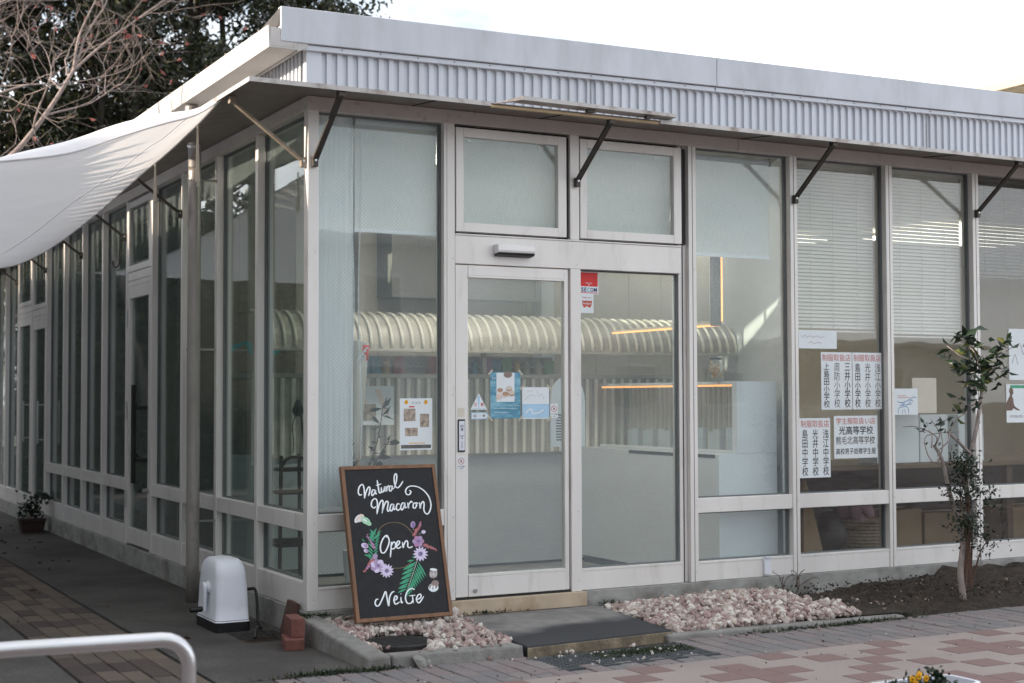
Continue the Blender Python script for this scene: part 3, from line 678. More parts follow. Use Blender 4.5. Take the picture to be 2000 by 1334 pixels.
def brace(a, bb, m, sidev):
    r = thing('canopy_brace', None, None); r.parent = B
    MB().bar(a, bb, .034, .016, sidev).build('arm', m, r, bev=.002)
    a = Vector(a); bb = Vector(bb); s = Vector(sidev)
    MB().box(a.x-.016, a.x+.016, a.y-.016, a.y+.016, a.z-.035, a.z+.022).build('bracket', m, r, bev=.003); MB().box(bb.x-.02, bb.x+.02, bb.y-.02, bb.y+.02, bb.z-.012, bb.z+.028).build('bracket', m, r, bev=.003)
    q = MB()
    if abs(s.x) > .5: q.tube([(a.x-.02, a.y, a.z), (a.x+.02, a.y, a.z)], .007, 8)
    else: q.tube([(a.x, a.y-.02, a.z), (a.x, a.y+.02, a.z)], .007, 8)
    q.build('bolt', STAIN, r)
for x in (.034, 1.744, 3.447, 5.124, 6.804): brace((x, -.018, 2.512), (x+.006, -.40, 2.815), STEELB, (0, 0, 1))
for k, y in enumerate((.034, 2.604, 4.30, 5.995, 7.745, 9.465)): brace((-.018, y, 2.512), (-.425, y+.004, 2.812), STEELL if k == 0 else STEELB, (0, 0, 1))  # first brace gets the pale steel: sunlight put into its colour
hk = MB(); hk.tube(smooth_path([(-.045, 4.31, 2.49), (-.05, 4.31, 2.38), (-.052, 4.31, 2.30), (-.075, 4.31, 2.26), (-.10, 4.31, 2.27), (-.105, 4.31, 2.31)], 5), .006, 6)
hk.build('iron_hook', STEELB, label='black iron hook hanging from the second side brace', cat='hook')

# corrugated cladding with real ribs
def corr(name, p0, p1, nrm, z0, z1f, pitch, depth, m, parent):
    p0 = Vector(p0); p1 = Vector(p1); L = (p1-p0).length; d = (p1-p0)/L; nrm = Vector(nrm); b = MB(); vs = []
    k = int(L/pitch); pr = []
    for i in range(k):
        s = i*pitch
        pr += [(s, 0), (s+pitch*.47, 0), (s+pitch*.50, depth), (s+pitch*.97, depth)]
    pr.append((k*pitch, 0))
    for s, h in pr:
        q = p0+d*s+nrm*h; vs += [(q.x, q.y, z0), (q.x, q.y, z1f(s))]
    fs = [(2*i, 2*i+2, 2*i+3, 2*i+1) for i in range(len(pr)-1)]
    b.add(vs, fs); return b.build(name, m, parent)
corr('corrugated_cladding', (.072, -.004, 0), (12, -.004, 0), (0, -1, 0), 2.888, lambda s: fbot(s)-.028, .0635, .016, CLAD, B)
corr('corrugated_cladding', (-.004, 11.5, 0), (-.004, .03, 0), (-1, 0, 0), 2.888, lambda s: 3.15, .0635, .016, CLAD, B)
b = MB(); b.box(-.022, .0715, -.024, -.0, 2.888, 3.13); b.box(-.022, -.0, 0, .029, 2.888, 3.15); b.build('corner_trim', CLAD, B, bev=.003)
def band(name, x0, x1, y0, y1, zb, zt, m):
    b = MB(); b.hexa([(x0, y0, zb(x0)), (x1, y0, zb(x1)), (x1, y1, zb(x1)), (x0, y1, zb(x0))], [(x0, y0, zt(x0)), (x1, y0, zt(x1)), (x1, y1, zt(x1)), (x0, y1, zt(x0))])
    return b.build(name, m, B, bev=.004)
band('flashing_strip', -.178, 2.775, -.046, -.02, lambda x: fbot(x)-.034, lambda x: fbot(x)-.003, CLAD)
band('flashing_strip', 2.778, 12, -.046, -.02, lambda x: fbot(x)-.034, lambda x: fbot(x)-.003, CLAD)
band('fascia', -.182, 2.775, -.062, -.01, fbot, ftop, FASC)
band('fascia', 2.7785, 12, -.062, -.01, fbot, ftop, FASC)
band('drip_shadow_gap', -.175, 12, -.040, -.012, lambda x: fbot(x)-.0028, lambda x: fbot(x)-.0002, DARKGAP)
b = MB()
for k in range(26):
    x = -.05+.235*k; b.tube([(x, -.0465, fbot(x)-.015), (x, -.049, fbot(x)-.015)], .004, 6)
b.build('screw_heads', STEELB, B, kind='stuff')
band('roof', -.05, 12, .02, 11.5, lambda x: 3.17, lambda x: ftop(x)-.05, CANO)
for x in (1.84, 4.63, 6.5):
    MB().box(x, x+.004, -.0262, -.0238, 2.89, fbot(x)-.036).build('lap_joint', SEAL, B)
b = MB()
for x in [.03+.0]+[q_+.029 for q_ in FM[:5]]+[.889, 1.74]:
    for z in (.06, .483, 1.2, 2.0, 2.74): b.tube([(x+.012, -.0008, z), (x+.012, -.003, z)], .0038, 6)
b.build('frame_screws', STAIN, B, kind='stuff')
# left gutter
b = MB(); pf = [(-.25, 3.115), (-.255, 3.238), (-.246, 3.238), (-.24, 3.125), (-.10, 3.125), (-.10, 3.238), (-.085, 3.238), (-.085, 3.115)]
b.prism(pf, -.058, 11.5, 0, 'y'); b.build('gutter', GUT, B, bev=.002)
MB().box(-.241, -.10, -.0575, -.05, 3.126, 3.228).build('gutter_end', CANE, B)
b = MB(); b.hexa([(-.084, -.055, 3.106), (-.022, -.055, 3.138), (-.022, 1.30, 3.138), (-.084, 1.30, 3.106)], [(-.084, -.055, 3.2), (-.022, -.055, 3.2), (-.022, 1.30, 3.2), (-.084, 1.30, 3.2)]); b.build('soffit_board', GUT, B)
b = MB()
for k in range(16): b.box(-.259, -.085, .1+.62*k, .115+.62*k, 3.2385, 3.244)
b.build('gutter_straps', STEELL, B)
b = MB(); b.hexa([(-.19, -.045, 3.245), (-.182, -.045, 3.245), (-.182, .30, 3.245), (-.19, .30, 3.245)], [(-.183, -.045, 3.345), (-.176, -.045, 3.35), (-.176, .30, 3.30), (-.183, .30, 3.295)]); b.build('verge_shade_gap', STEELB, B)  # dark colour stands in for the shaded gap at the verge
# downpipe
dp = thing('downpipe', None, None); dp.parent = B
MB().tube(smooth_path([(-.15, 1.75, -.16), (-.15, 1.75, 1.2), (-.15, 1.75, 2.55), (-.15, 1.75, 2.72), (-.165, 1.72, 2.85), (-.19, 1.69, 3.0), (-.19, 1.69, 3.11)], 4), .043, 20).build('pipe', PIPE, dp, smooth=True)
for z in (.375, 1.505, 2.63):
    q = MB(); q.tube([(-.15, 1.75, z-.008), (-.15, 1.75, z+.008)], .047, 20); q.bar((-.11, 1.75, z), (.0, 1.752, z), .012, .012); q.build('pipe_clip', PIPE, dp)
q = MB(); q.tube([(-.165, 1.72, 2.845), (-.168, 1.715, 2.86)], .047, 20); q.build('pipe_joint', STAIN, dp)

# ------------------------------------------------------------------ interior of the building
b = MB(); b.hexa([(.10, .11, -.25), (3.45, .11, -.25), (4.92, 3.0, -.25), (.10, 3.0, -.25)], [(.10, .11, -.085), (3.45, .11, -.085), (4.92, 3.0, -.085), (.10, 3.0, -.085)]); b.build('shop_floor', IFLOOR, B)
b = MB(); b.hexa([(3.4505, .11, -.25), (11.9, .11, -.25), (11.9, 6, -.25), (6.41, 6, -.25)], [(3.4505, .11, -.004), (11.9, .11, -.004), (11.9, 6, -.004), (6.41, 6, -.004)]); b.box(.10, 4.92, 3.08, 11.5, -.25, -.004); b.build('side_floor', DWALL, B)
b = MB(); b.box(.12, 11.9, .12, 11.5, 2.83, 2.879); b.build('ceiling', CEIL, B)
b = MB(); b.hexa([(3.455, .12, -.2), (3.515, .12, -.2), (4.99, 3.02, -.2), (4.93, 3.02, -.2)], [(3.455, .12, 2.83), (3.515, .12, 2.83), (4.99, 3.02, 2.83), (4.93, 3.02, 2.83)]); b.build('partition_wall', WHITE, B)
b = MB(); b.box(4.93, 4.99, 3.021, 5.9, -.2, 2.83); b.build('partition_wall', BWALL, B)
b = MB(); b.box(.10, 4.9295, 3.02, 3.07, -.2, 2.83); b.build('back_wall', BRWALL, B)
xx = [.105, .55, 1.0, 1.36, 1.69, 2.02, 2.36, 2.70, 3.04, 3.38, 3.72, 4.06, 4.40, 4.74, 4.925]
for a, c in zip(xx, xx[1:]): MB().box(a+.002, c-.002, 3.0, 3.0195, -.1, 2.83).build('wall_panel', BRWALL if c < 1.2 else BWALL, B)
b = MB(); b.box(2.7, 2.75, 3.08, 11.5, 0, 2.83); b.build('inner_wall', GWALL, B)
b = MB(); b.box(3.52, 11.9, 5.9, 5.95, 0, 2.83); b.box(11.8, 11.9, .2, 5.9, 0, 2.83); b.box(.1, 11.9, 11.4, 11.5, 0, 2.83); b.build('rear_wall', BWALL, B)
# wall cabinet, dark column, small column on the back wall
cb = thing('wall_cabinet', 'grey wall cabinet above the corrugated counter canopy seen through the door', 'cabinet', (2.33, 2.85, 2.25))
b = MB(); b.box(-.65, .65, -.15, .149, -.28, .45); b.build('carcass', GWALL, cb, bev=.004)
b = MB(); b.box(-.66, .66, -.175, -.15, -.285, -.25); b.box(-.66, -.62, -.175, -.15, -.249, .45); b.box(.62, .66, -.175, -.15, -.249, .45); b.build('door_trim', GWALL, cb, bev=.003)
MB().box(1.28, 1.44, 2.80, 2.999, 0, 2.83).build('dark_column', DWALL, B)
MB().box(3.10, 3.22, 2.85, 2.999, 0, 2.83).build('pale_column', WHITE, B)

# ================================================================== INSIDE THE SHOP
# counter whose ribbed front and canopy stand in for a kiosk's glass reflection
kc = thing('shop_counter', 'grey counter, its cream corrugated front and rounded canopy added in place of a reflected kiosk', 'counter', (1.75, 1.40, 0))
MB().box(-1.62, 1.60, 0, .5, .02, .80).build('counter_base', COUNT, kc)
MB().box(-1.62, 1.70, .03, .5, -.003, .0195).build('plinth', DARKGAP, kc)
MB().box(-1.64, 1.69, -.075, .5, 1.315, 1.345).build('counter_top', RIBC, kc, bev=.004)
b = MB(); vs = []; pr = []
k = int(3.32/.0745)
for i in range(k):
    s = -1.63+i*.0745; pr += [(s, 0), (s+.030, 0), (s+.038, -.02), (s+.046, -.026), (s+.058, -.026), (s+.066, -.02)]
pr.append((-1.63+k*.0745, 0))
for s, h in pr: vs += [(s, -.04+h, .795), (s, -.04+h, 1.314)]
b.add(vs, [(2*i, 2*i+2, 2*i+3, 2*i+1) for i in range(len(pr)-1)]); b.m = [1 if i % 6 in (2, 3, 4) else 0 for i in range(len(pr)-1)]; b.build('corrugated_front', [RIBC, RIBR], kc, smooth=False)
MB().box(-1.63, 1.69, -.03, -.0, .78, .80).build('front_rail', RIBC, kc)
# canopy: quarter round sheet plus raised ribs
def arc(t, r): a = t*math.pi/2; return (-.30*math.sin(a)*r/.24 if False else -.06-(.24*r)*math.sin(a), 1.505+(.235*r)*math.cos(a))
b = MB(); N = 9; vs = []
for i in range(N):
    y, z = arc(i/(N-1), 1); vs += [(-1.66, y, z), (2.07, y, z)]
b.add(vs, [(2*i, 2*i+1, 2*i+3, 2*i+2) for i in range(N-1)]); b.build('canopy_skin', RIBC, kc, smooth=True)
b = MB()
for i in range(0, 51):
    x = -1.645+.0735*i+rnd.uniform(-.003, .003); b.tube([(x, *arc(t/8, 1.035)) for t in range(9)], .0115, 6)
b.build('canopy_rib', RIBR, kc, smooth=True)
MB().box(-1.66, 2.07, -.325, -.29, 1.482, 1.504).build('canopy_rail', RIBC, kc, bev=.003)
MB().box(-1.66, 2.07, -.06, .12, 1.742, 1.752).build('canopy_top', RIBC, kc)
b = MB()
for x in (-1.6, .05, 1.66): b.box(x-.015, x+.015, -.05, -.02, 1.345, 1.50)
b.build('canopy_post', RIBC, kc)
# goods standing on the counter behind the opening
gm = []
for i in range(6):
    q = MB()
    if i % 3 == 0: q.tube([(0, 0, 0), (0, 0, .07), (0, 0, .085), (0, 0, .10)], [.026, .026, .012, .012], 10)
    elif i % 3 == 1: q.box(-.035, .035, -.02, .02, 0, .10)
    else: q.hexa([(-.04, -.02, 0), (.04, -.02, 0), (.04, .02, 0), (-.04, .02, 0)], [(-.03, -.006, .12), (.03, -.006, .12), (.03, .006, .12), (-.03, .006, .12)])
    gm.append(q.mesh('packet', GOODS))
glab = ['small packet of sweets on the counter shelf beneath the corrugated canopy']
for i in range(22):
    x = .62+.085*i
    if 1.28 < x < 1.40: continue
    gi = rnd.randrange(6)
    o = link(('bottle', 'sweet_box', 'packet')[gi % 3], gm[gi], None, loc=(x, 1.50+.04*rnd.random(), 1.346), label=('little bottle standing on the counter shelf beneath the ribbed canopy', 'small upright sweet box on the counter shelf beneath the ribbed canopy', 'wedge shaped packet on the counter shelf beneath the ribbed canopy')[gi % 3], cat=('bottle', 'box', 'packet')[gi % 3], group=('bottles', 'sweet boxes', 'packets')[gi % 3]+' on the counter under its canopy')
    o.rotation_euler = (0, 0, rnd.uniform(-.4, .4))
sg = thing('shelf_rack', 'narrow goods rack with scalloped white edge behind the counter opening', 'rack', (1.6, 1.62, 1.346))
b = MB(); b.box(-.95, .9, 0, .02, 0, .13); b.build('rack_back', RIBC, sg)
b = MB()
for i in range(44): b.tube([(-.94+.042*i, -.01, .062), (-.92+.042*i, -.01, .052), (-.90+.042*i, -.01, .062)], .006, 4)
b.build('scalloped_trim', PAPER, sg)
pk = thing('price_board', 'pale pink price board on the counter front behind the menu poster', 'price board', (.78, 1.28, 1.12))
b = MB(); b.box(-.13, .30, 0, .008, -.12, .14); b.build('board', PAPER, pk)
b = MB()
for i in range(3): b.add([(-.10+.13*i, -.001, .12), (-.06+.13*i, -.001, .12), (.01+.13*i, -.001, -.05), (-.03+.13*i, -.001, -.05)], [(0, 3, 2, 1)])
b.build('stripe', P_PINKW, pk)
b = MB(); b.box(-.05, .03, -.002, -.0005, .0, .09); b.box(.08, .17, -.002, -.0005, -.09, .02); b.build('food_photo', PHOTO, pk)

KF = 1.0718                                            # the counter stands 2.05 m behind the glass line
def back(o, f=KF):
    o.location = CAM+(o.location-CAM)*f; o.scale = (f, f, f)
for o in [kc, sg, pk]+[q_ for q_ in COL.objects if q_.parent is None and q_.name.split('.')[0] in ('packet', 'bottle', 'sweet_box')]: back(o)
# right-hand counter with glass showcase and LED strips
wc = thing('side_counter', 'white side counter whose end panel faces the window', 'counter', (3.2, .8, 0))
MB().box(-.243, .245, -.60, 1.2, -.03, .80).build('carcass', WHITE, wc, bev=.003)
MB().box(-.09, .245, -.60, -.575, .801, 1.285).build('end_panel', WHITE, wc, bev=.003)
b = MB(); b.box(-.22, .24, -.57, 1.18, -.084, -.0305); b.build('plinth', DARKGAP, wc)
MB().box(-.2452, -.2435, -.10, -.096, -.02, .79).build('panel_joint', INKG, wc)
MB().box(-.2455, -.2435, -.56, .50, .772, .795).build('painted_shadow_slot', DARKGAP, wc)  # dark strip painting the shade under the counter edge
sc = thing('glass_showcase', 'white framed glass showcase with a warm lit top on the side counter', 'showcase', (3.11, .80, .8015))
H = .484; Y0, Y1 = -.575, 1.15
b = MB(); b.box(0, .03, Y0, Y0+.03, 0, H-.021); b.box(0, .30, Y0, Y1, H-.02, H); b.box(0, .03, Y0+.0305, Y1, 0, .018); b.build('frame', WHITE, sc, bev=.002)
MB().box(.010, .014, Y0+.031, Y1, .019, H-.021).build('side_glass', GLI, sc)
MB().box(.02, .034, Y0+.06, Y1, H-.034, H-.0205).build('light_strip', LEDW, sc)
b = MB(); vs = []; pr = []
for i in range(int(1.70/.062)):
    q_ = Y0+.03+i*.062; pr += [(q_, 0), (q_+.024, 0), (q_+.032, .018), (q_+.052, .018)]
for q_, h in pr: vs += [(.30-h, q_, .0), (.30-h, q_, H-.022)]
b.add(vs, [(2*i, 2*i+1, 2*i+3, 2*i+2) for i in range(len(pr)-1)]); b.m = [1 if i % 4 in (1, 2) else 0 for i in range(len(pr)-1)]; b.build('reflection_ribs', [RIBC, RIBR], sc)  # ribbed sheet added to carry on the kiosk reflection's ribs
bt = MB(); bt.box(-.02, .02, -.038, .038, 0, .15); bt = bt.mesh('gift_box', PAPER)
for i in range(14):
    o = link('gift_box', bt, None, loc=(3.22+.03*(i % 2), .34+.105*i, .802), label='white gift packet standing in the lit glass showcase', cat='packet', group='gift packets in the lit showcase'); o.scale = (1, 1, rnd.uniform(.8, 1.15)); o.rotation_euler = (0, 0, rnd.uniform(-.3, .3))
# LED edged screen wall: vertical strip and the beam running back
lw = thing('lit_screen_frame', 'dark speckled upright with warm light strip and a lit beam running back', 'light frame', (3.06, .30, 1.66))
MB().box(-.075, -.015, -.02, .02, -.0, .62).build('upright', DWALL, lw)
MB().box(-.012, .004, -.015, .0, .03, .62).build('light_strip', LEDW, lw)
MB().box(-.012, .012, -.02, 1.36, .012, .03).build('beam', BWALL, lw)
MB().box(-.018, -.002, .0, 1.36, .0, .0115).build('light_strip', LEDW, lw)
# jar of dried flowers
jr = thing('glass_jar', 'glass jar of dried yellow flowers on the side counter', 'jar', (3.10, .42, 1.286))
MB().tube([(0, 0, 0), (0, 0, .012), (0, 0, .13), (0, 0, .15)], [.05, .055, .055, .04], 16).build('jar_glass', GLI, jr, smooth=True)
MB().tube([(0, 0, .15), (0, 0, .165)], .042, 16).build('lid', DARKGAP, jr)
rng = np.random.default_rng(5); k = 160
link('dried_flowers', leaf_mesh('dried_flowers', rng.normal([0, 0, .06], [.02, .02, .03], (k, 3)), rng.normal(size=(k, 3))+[0, 0, 1], .03, .01, [PET_Y, PAPERC], rng.integers(0, 2, k), rng), jr)
# white rounded card and louvred card near the door
cd = thing('display_card', 'white round topped display card standing inside beside the door', 'card', (2.0, .55, .86))
b = MB(); pl_ = [(-.13, 0), (.13, 0), (.13, .3)]+[(.13*math.cos(a), .3+.16*math.sin(a)) for a in [math.pi*i/12 for i in range(1, 12)]]+[(-.13, .3)]
b.prism(pl_, -.006, .006); b.build('card', WHITE, cd)
b = MB()
for i in range(10): b.box(-.09, -.01, -.0075, -.0062, .04+.018*i, .049+.018*i); b.box(.01, .09, -.0075, -.0062, .04+.018*i, .049+.018*i)
b.build('printed_lines', INKG, cd)
MB().box(-.01, .01, .006, .03, -.86, .1).build('stand', DARKGAP, cd)
# folded parasol
pa = thing('folded_parasol', 'folded cream and red parasol leaning behind the left window', 'parasol', (.425, .34, .02))
MB().tube([(.0, 0, 0), (.03, 0, 1.5)], .012, 8).build('pole', WOODT, pa)
MB().tube(smooth_path([(.004, 0, .80), (.006, 0, .90), (.022, 0, 1.2), (.03, 0, 1.46), (.034, 0, 1.5)], 3), [.012, .015, .02, .025, .03, .034, .038, .042, .046, .05, .05, .04, .012], 10).build('canvas', PAPERC, pa, smooth=True)
MB().tube([(.029, 0, 1.36), (.031, 0, 1.42), (.033, 0, 1.475)], [.042, .0475, .0505], 10).build('red_band', REDP, pa, smooth=True)
b = MB()
for i in range(4): b.tube(smooth_path([(-.01+.014*i, -.05, 1.37+.022*i), (.0+.016*i, -.056, 1.40+.018*i), (.025+.01*i, -.056, 1.39+.022*i)], 4), .005, 5)
b.build('white_swirl', PAPER, pa)
# plant in front of it
def plant(name, label, cat, loc, stems, lm, ll, lw_, per, seed, barkm=BARKR, group=None, r0=.006):
    t = thing(name, label, cat, loc, group=group); rng = np.random.default_rng(seed); b = MB(); P = []; D = []
    for s in stems:
        p = smooth_path(s, 5); b.tube(p, list(np.linspace(r0, r0*.35, len(p))), 5)
        for q in range(per):
            i = rng.integers(len(p)//3, len(p)); c = p[i]; d = rng.normal(size=3)*[1, 1, .6]+[0, 0, .25]
            P.append(c); D.append(d)
    b.build('stem', barkm, t)
    n = len(P); link('foliage', leaf_mesh('foliage', P, D, rng.uniform(.7, 1.2, n)*ll, rng.uniform(.8, 1.2, n)*lw_, lm, rng.integers(0, len(lm), n), rng), t); return t
pp = plant('potted_plant', 'slim dark leaved plant behind the left window above the chalkboard', 'plant', (.40, .22, .30), [[(0, 0, 0), (.02, 0, .35), (.12, .02, .62), (.16, .02, .85)], [(0, 0, 0), (-.05, 0, .42), (-.09, .02, .58)], [(.03, 0, .3), (.10, .0, .5), (.20, .03, .62)]], [LEAFS], .075, .032, 16, 31)
q = MB(); q.tube([(0, 0, -.295), (0, 0, -.28), (0, 0, -.02), (0, 0, .0)], [.07, .075, .095, .095], 16); q.build('pot', WHITE, pp)
# poster hanging inside left window
def poster(name, label, x0, x1, z0, z1, m, y=.0545, cat='poster', th=.0008):
    t = thing(name, label, cat, ((x0+x1)/2, y, (z0+z1)/2)); w_ = (x1-x0)/2; h_ = (z1-z0)/2
    MB().box(-w_, w_, -th, 0, -h_, h_).build('sheet', m, t); t['_w'] = w_; t['_h'] = h_; return t
def pt(t, body, fx0, fx1, fz0, fz1, m, nm='lettering', thick=.03, line=1.0):
    w_, h_ = t['_w'], t['_h']
    return text_mesh(body, (-w_+2*w_*fx0, -w_+2*w_*fx1, -h_+2*h_*fz0, -h_+2*h_*fz1), m, nm, t, -.0016, thick, line=line)
def pr_(t, rects, m, nm='print', d=.0012):
    w_, h_ = t['_w'], t['_h']; b = MB()
    for a, c, e, f in rects: b.add([(-w_+2*w_*a, -d, -h_+2*h_*e), (-w_+2*w_*c, -d, -h_+2*h_*e), (-w_+2*w_*c, -d, -h_+2*h_*f), (-w_+2*w_*a, -d, -h_+2*h_*f)], [(0, 1, 2, 3)])
    return b.build(nm, m, t)
def pp_(t, pts, m, wd, nm='drawing', d=.0016, k=4):
    """hand drawn stroke as a flat ribbon"""
    w_, h_ = t['_w'], t['_h']; b = MB()
    for line in pts:
        q = smooth_path([(-w_+2*w_*a, 0, -h_+2*h_*c) for a, c in line], k); ribbon(b, [(p.x, p.z) for p in q], wd, lambda x, z: (x, -d, z))
    return b.build(nm, m, t)
def ribbon(b, p, wd, f):
    vs = []; n = len(p)
    for i, (x, z) in enumerate(p):
        x0, z0 = p[max(i-1, 0)]; x1, z1 = p[min(i+1, n-1)]; dx, dz = x1-x0, z1-z0; L = math.hypot(dx, dz) or 1
        w_ = wd[i] if isinstance(wd, list) else wd*(.6 if i in (0, n-1) else 1)
        vs += [f(x-dz/L*w_/2, z+dx/L*w_/2), f(x+dz/L*w_/2, z-dx/L*w_/2)]
    b.add(vs, [(2*i, 2*i+1, 2*i+3, 2*i+2) for i in range(n-1)])
e = poster('menu_poster', 'white menu poster with three food photos behind the left window', .583, .790, .878, 1.178, PAPER, .0525)
pt(e, 'イット', .36, .64, .885, .94, INKG)
pr_(e, [(.12, .48, .56, .80), (.62, .90, .44, .70), (.16, .55, .27, .43)], PHOTO, 'food_photo')
pr_(e, [(.28, .45, .825, .85)], REDP, 'red_mark'); pr_(e, [(.28, .78, .125, .14)], PET_Y, 'gold_line'); pr_(e, [(.04, .96, .03, .10)], INKG, 'fine_print')
b = MB(); 
for fx in (.2, .8): b.prism([(-.1035+.207*fx+.012*math.cos(a), .128+.014*math.sin(a)) for a in [math.pi*2*i/6 for i in range(6)]], -.0014, -.0009)
b.build('gold_ornament', PET_Y, e)
# roller blinds
def rblind(label, x0, x1, z0, z1, y=.085, chain=None):
    t = thing('roller_blind', label, 'blind', ((x0+x1)/2, y, z1), group='white roller blinds'); w_ = (x1-x0)/2
    MB().box(-w_, w_, 0, .0015, z0-z1, -.03).build('fabric', BLIND, t)
    MB().tube([(-w_, .01, -.02), (w_, .01, -.02)], .02, 12).build('roller', WHITE, t)
    MB().box(-w_, w_, -.004, .008, z0-z1-.022, z0-z1).build('bottom_bar', WHITE, t, bev=.003)
    for sx_ in (-w_-.0065, w_+.0065): MB().box(sx_-.0055, sx_+.0055, -.012, .03, -.045, .012).build('bracket', STEELL, t)
    if chain is not None:
        q = MB()
        for dx in (-.016, .03):
            pts = [(-w_+dx+.01*math.sin(i*.15)*(1 if dx > 0 else -1), -.006, -.02-i*chain/60) for i in range(61)]
            q.tube(pts, [.0022 if i % 2 else .0034 for i in range(61)], 5)
        q.build('bead_chain', PAPER, t)
    return t
rblind('white roller blind with bead chain behind the leftmost front window', .320, .838, 2.16, 2.80, .095, 1.95)
rblind('white roller blind filling the left awning window above the door', .935, 1.68, 2.16, 2.79, .125)
rblind('white roller blind filling the right awning window above the door', 1.79, 2.53, 2.16, 2.79, .125)
rblind('white roller blind half down beside the warm lit strip', 2.665, 3.312, 2.125, 2.775, .095)
q = MB(); vs = []
for i in range(25): vs += [(.082+.0096*i, .098+.004*math.sin(i*1.9), .56), (.082+.0096*i, .098+.004*math.sin(i*1.9), 2.795)]
q.add(vs, [(2*i, 2*i+2, 2*i+3, 2*i+1) for i in range(24)])
q.build('sheer_curtain', SHEER, label='narrow sheer white curtain hanging beside the corner post', cat='curtain', smooth=True)
# venetian blinds
def vblind(label, x0, x1, z0, z1, tilt, y=.12, m=SLAT, pitch=.0255):
    t = thing('venetian_blind', label, 'blind', ((x0+x1)/2, y, z1)); w_ = (x1-x0)/2
    q = MB(); n = int((z1-z0-.04)/pitch); c, s = .0135*math.cos(tilt), .0135*math.sin(tilt)
    for i in range(n):
        z = -.04-pitch*i; q.add([(-w_, -c, z-s), (w_, -c, z-s), (w_, 0, z+.0015), (-w_, 0, z+.0015), (w_, c, z+s), (-w_, c, z+s)], [(0, 1, 2, 3), (3, 2, 4, 5)])
    q.build('slats', m, t, kind='stuff')
    MB().box(-w_, w_, -.015, .015, -.03, 0).build('head_rail', m, t)
    MB().box(-w_, w_, -.01, .01, -.04-pitch*n-.012, -.04-pitch*n).build('bottom_rail', m, t)
    q = MB()
    for f in (-.6, -.05, .55): q.box(w_*f-.0012, w_*f+.0012, -.017, -.015, -.04-pitch*n, -.03)
    q.build('ladder_cord', m, t)
vblind('grey venetian blind above the two school lists', 3.53, 4.25, 1.63, 2.80, R(66))
vblind('grey venetian blind above the drawing and white cartons', 4.34, 5.08, 1.60, 2.80, R(66))
vblind('dark mesh blind at the rightmost window', 5.17, 5.92, 2.05, 2.80, R(70), m=mat('dark_slats', (.17, .165, .155), .6))
vblind('grey venetian blind beyond the rightmost shrub', 6.0, 6.77, 1.6, 2.80, R(66))
# lit fluorescent lamps of the right-hand shop
for i, (x, y) in enumerate(((4.7, 3.2), (6.0, 4.2), (8.0, 2.9))):
    t = thing('ceiling_lamp', ['lit fluorescent lamp glimpsed between slats of the left venetian blind', 'lit fluorescent lamp far back in the right shop', 'lit fluorescent lamp at the right end of the right shop'][i], 'lamp', (x, y, 2.80))
    MB().box(-.62, .62, -.06, .06, -.03, .028).build('housing', WHITE, t); MB().box(-.9, .9, -.5, .5, -.05, -.0305).build('diffuser', TUBE2, t)
t = thing('ceiling_lamp', 'unseen ceiling lamp added to brighten the shop behind the blinds', 'lamp', (1.7, 1.0, 2.80))
MB().box(-.62, .62, -.06, .06, -.03, .028).build('housing', WHITE, t); MB().box(-.6, .6, -.12, .12, -.05, -.0305).build('diffuser', ROOMFILL, t)  # added lamp, itself out of sight, that brightens the shop interior

# ------------------------------------------------------------------ papers on the windows
def school(label, x0, x1, z0, z1, cols, head='制服取扱店', inks=None):
    t = poster('school_list_poster', label, x0, x1, z0, z1, PAPER, .0542)
    pt(t, head, .04, .96, .845, .965, INKR, 'heading', .0)
    n = len(cols)
    for i, cname in enumerate(cols):
        cx = .17+.68*i/(n-1)+(.0); h_ = .80
        pt(t, '\n'.join(cname), cx-.095, cx+.095, .035, .81 if True else h_, (inks or [INK]*n)[i], 'lettering', .0 if '周' in cname else .012, .95)
    return t
school('white list with faded columns ending in the smudged left column, upper left of the pair', 3.713, 3.985, 1.092, 1.485, ['上島田小学校', '周防小学校', '三井小学校'], inks=[INK, INKG, INK])
school('white list joined to the right edge of another, beside the mullion', 3.991, 4.258, 1.092, 1.485, ['島田小学校', '光井小学校', '浅江小学校'], inks=[INK, INKG, INKG])
school('tall white list with bold black columns and rounded corners, lowest in the window', 3.520, 3.786, .632, 1.035, ['島田中学校', '光井中学校', '浅江中学校'])
t = poster('school_wear_poster', 'white notice with a red heading over three horizontal black lines', 3.820, 4.208, .757, 1.048, PAPER, .0542)
pt(t, '学生服取扱い店', .05, .95, .80, .955, INKR, 'heading', .0); pt(t, '光高等学校', .11, .90, .555, .76, INK, 'lettering', .025)
pt(t, '熊毛北高等学校', .04, .94, .325, .52, INKG, 'lettering', .02); pt(t, '高校男子詰襟学生服', .04, .96, .09, .24, INK, 'lettering', .015)
t = poster('paper_note', 'blank looking white note with faint handwriting at top left of the pane', 3.522, 3.853, 1.508, 1.632, PAPER, .0542, 'note')
pp_(t, [[(.06, .72), (.12, .6), (.16, .75), (.22, .6), (.30, .7), (.38, .62), (.48, .7), (.58, .6), (.68, .7)], [(.25, .3), (.33, .38), (.4, .26), (.5, .36), (.6, .28)]], INKG, .002, 'handwriting')
t = poster('drawing_sheet', 'white sheet with a blue pen drawing beside the mullion', 4.373, 4.588, 1.052, 1.236, PAPER, .0542, 'drawing')
pp_(t, [[(.1, .5), (.3, .46), (.5, .52), (.7, .6), (.85, .68), (.95, .62)], [(.2, .35), (.5, .38), (.75, .42)], [(.3, .48), (.35, .38), (.42, .46)], [(.15, .05), (.18, .25), (.35, .3), (.55, .28), (.6, .05)], [(.3, .05), (.35, .2)], [(.45, .06), (.42, .22)], [(.6, .4), (.7, .55), (.8, .5)]], INKB, .005)
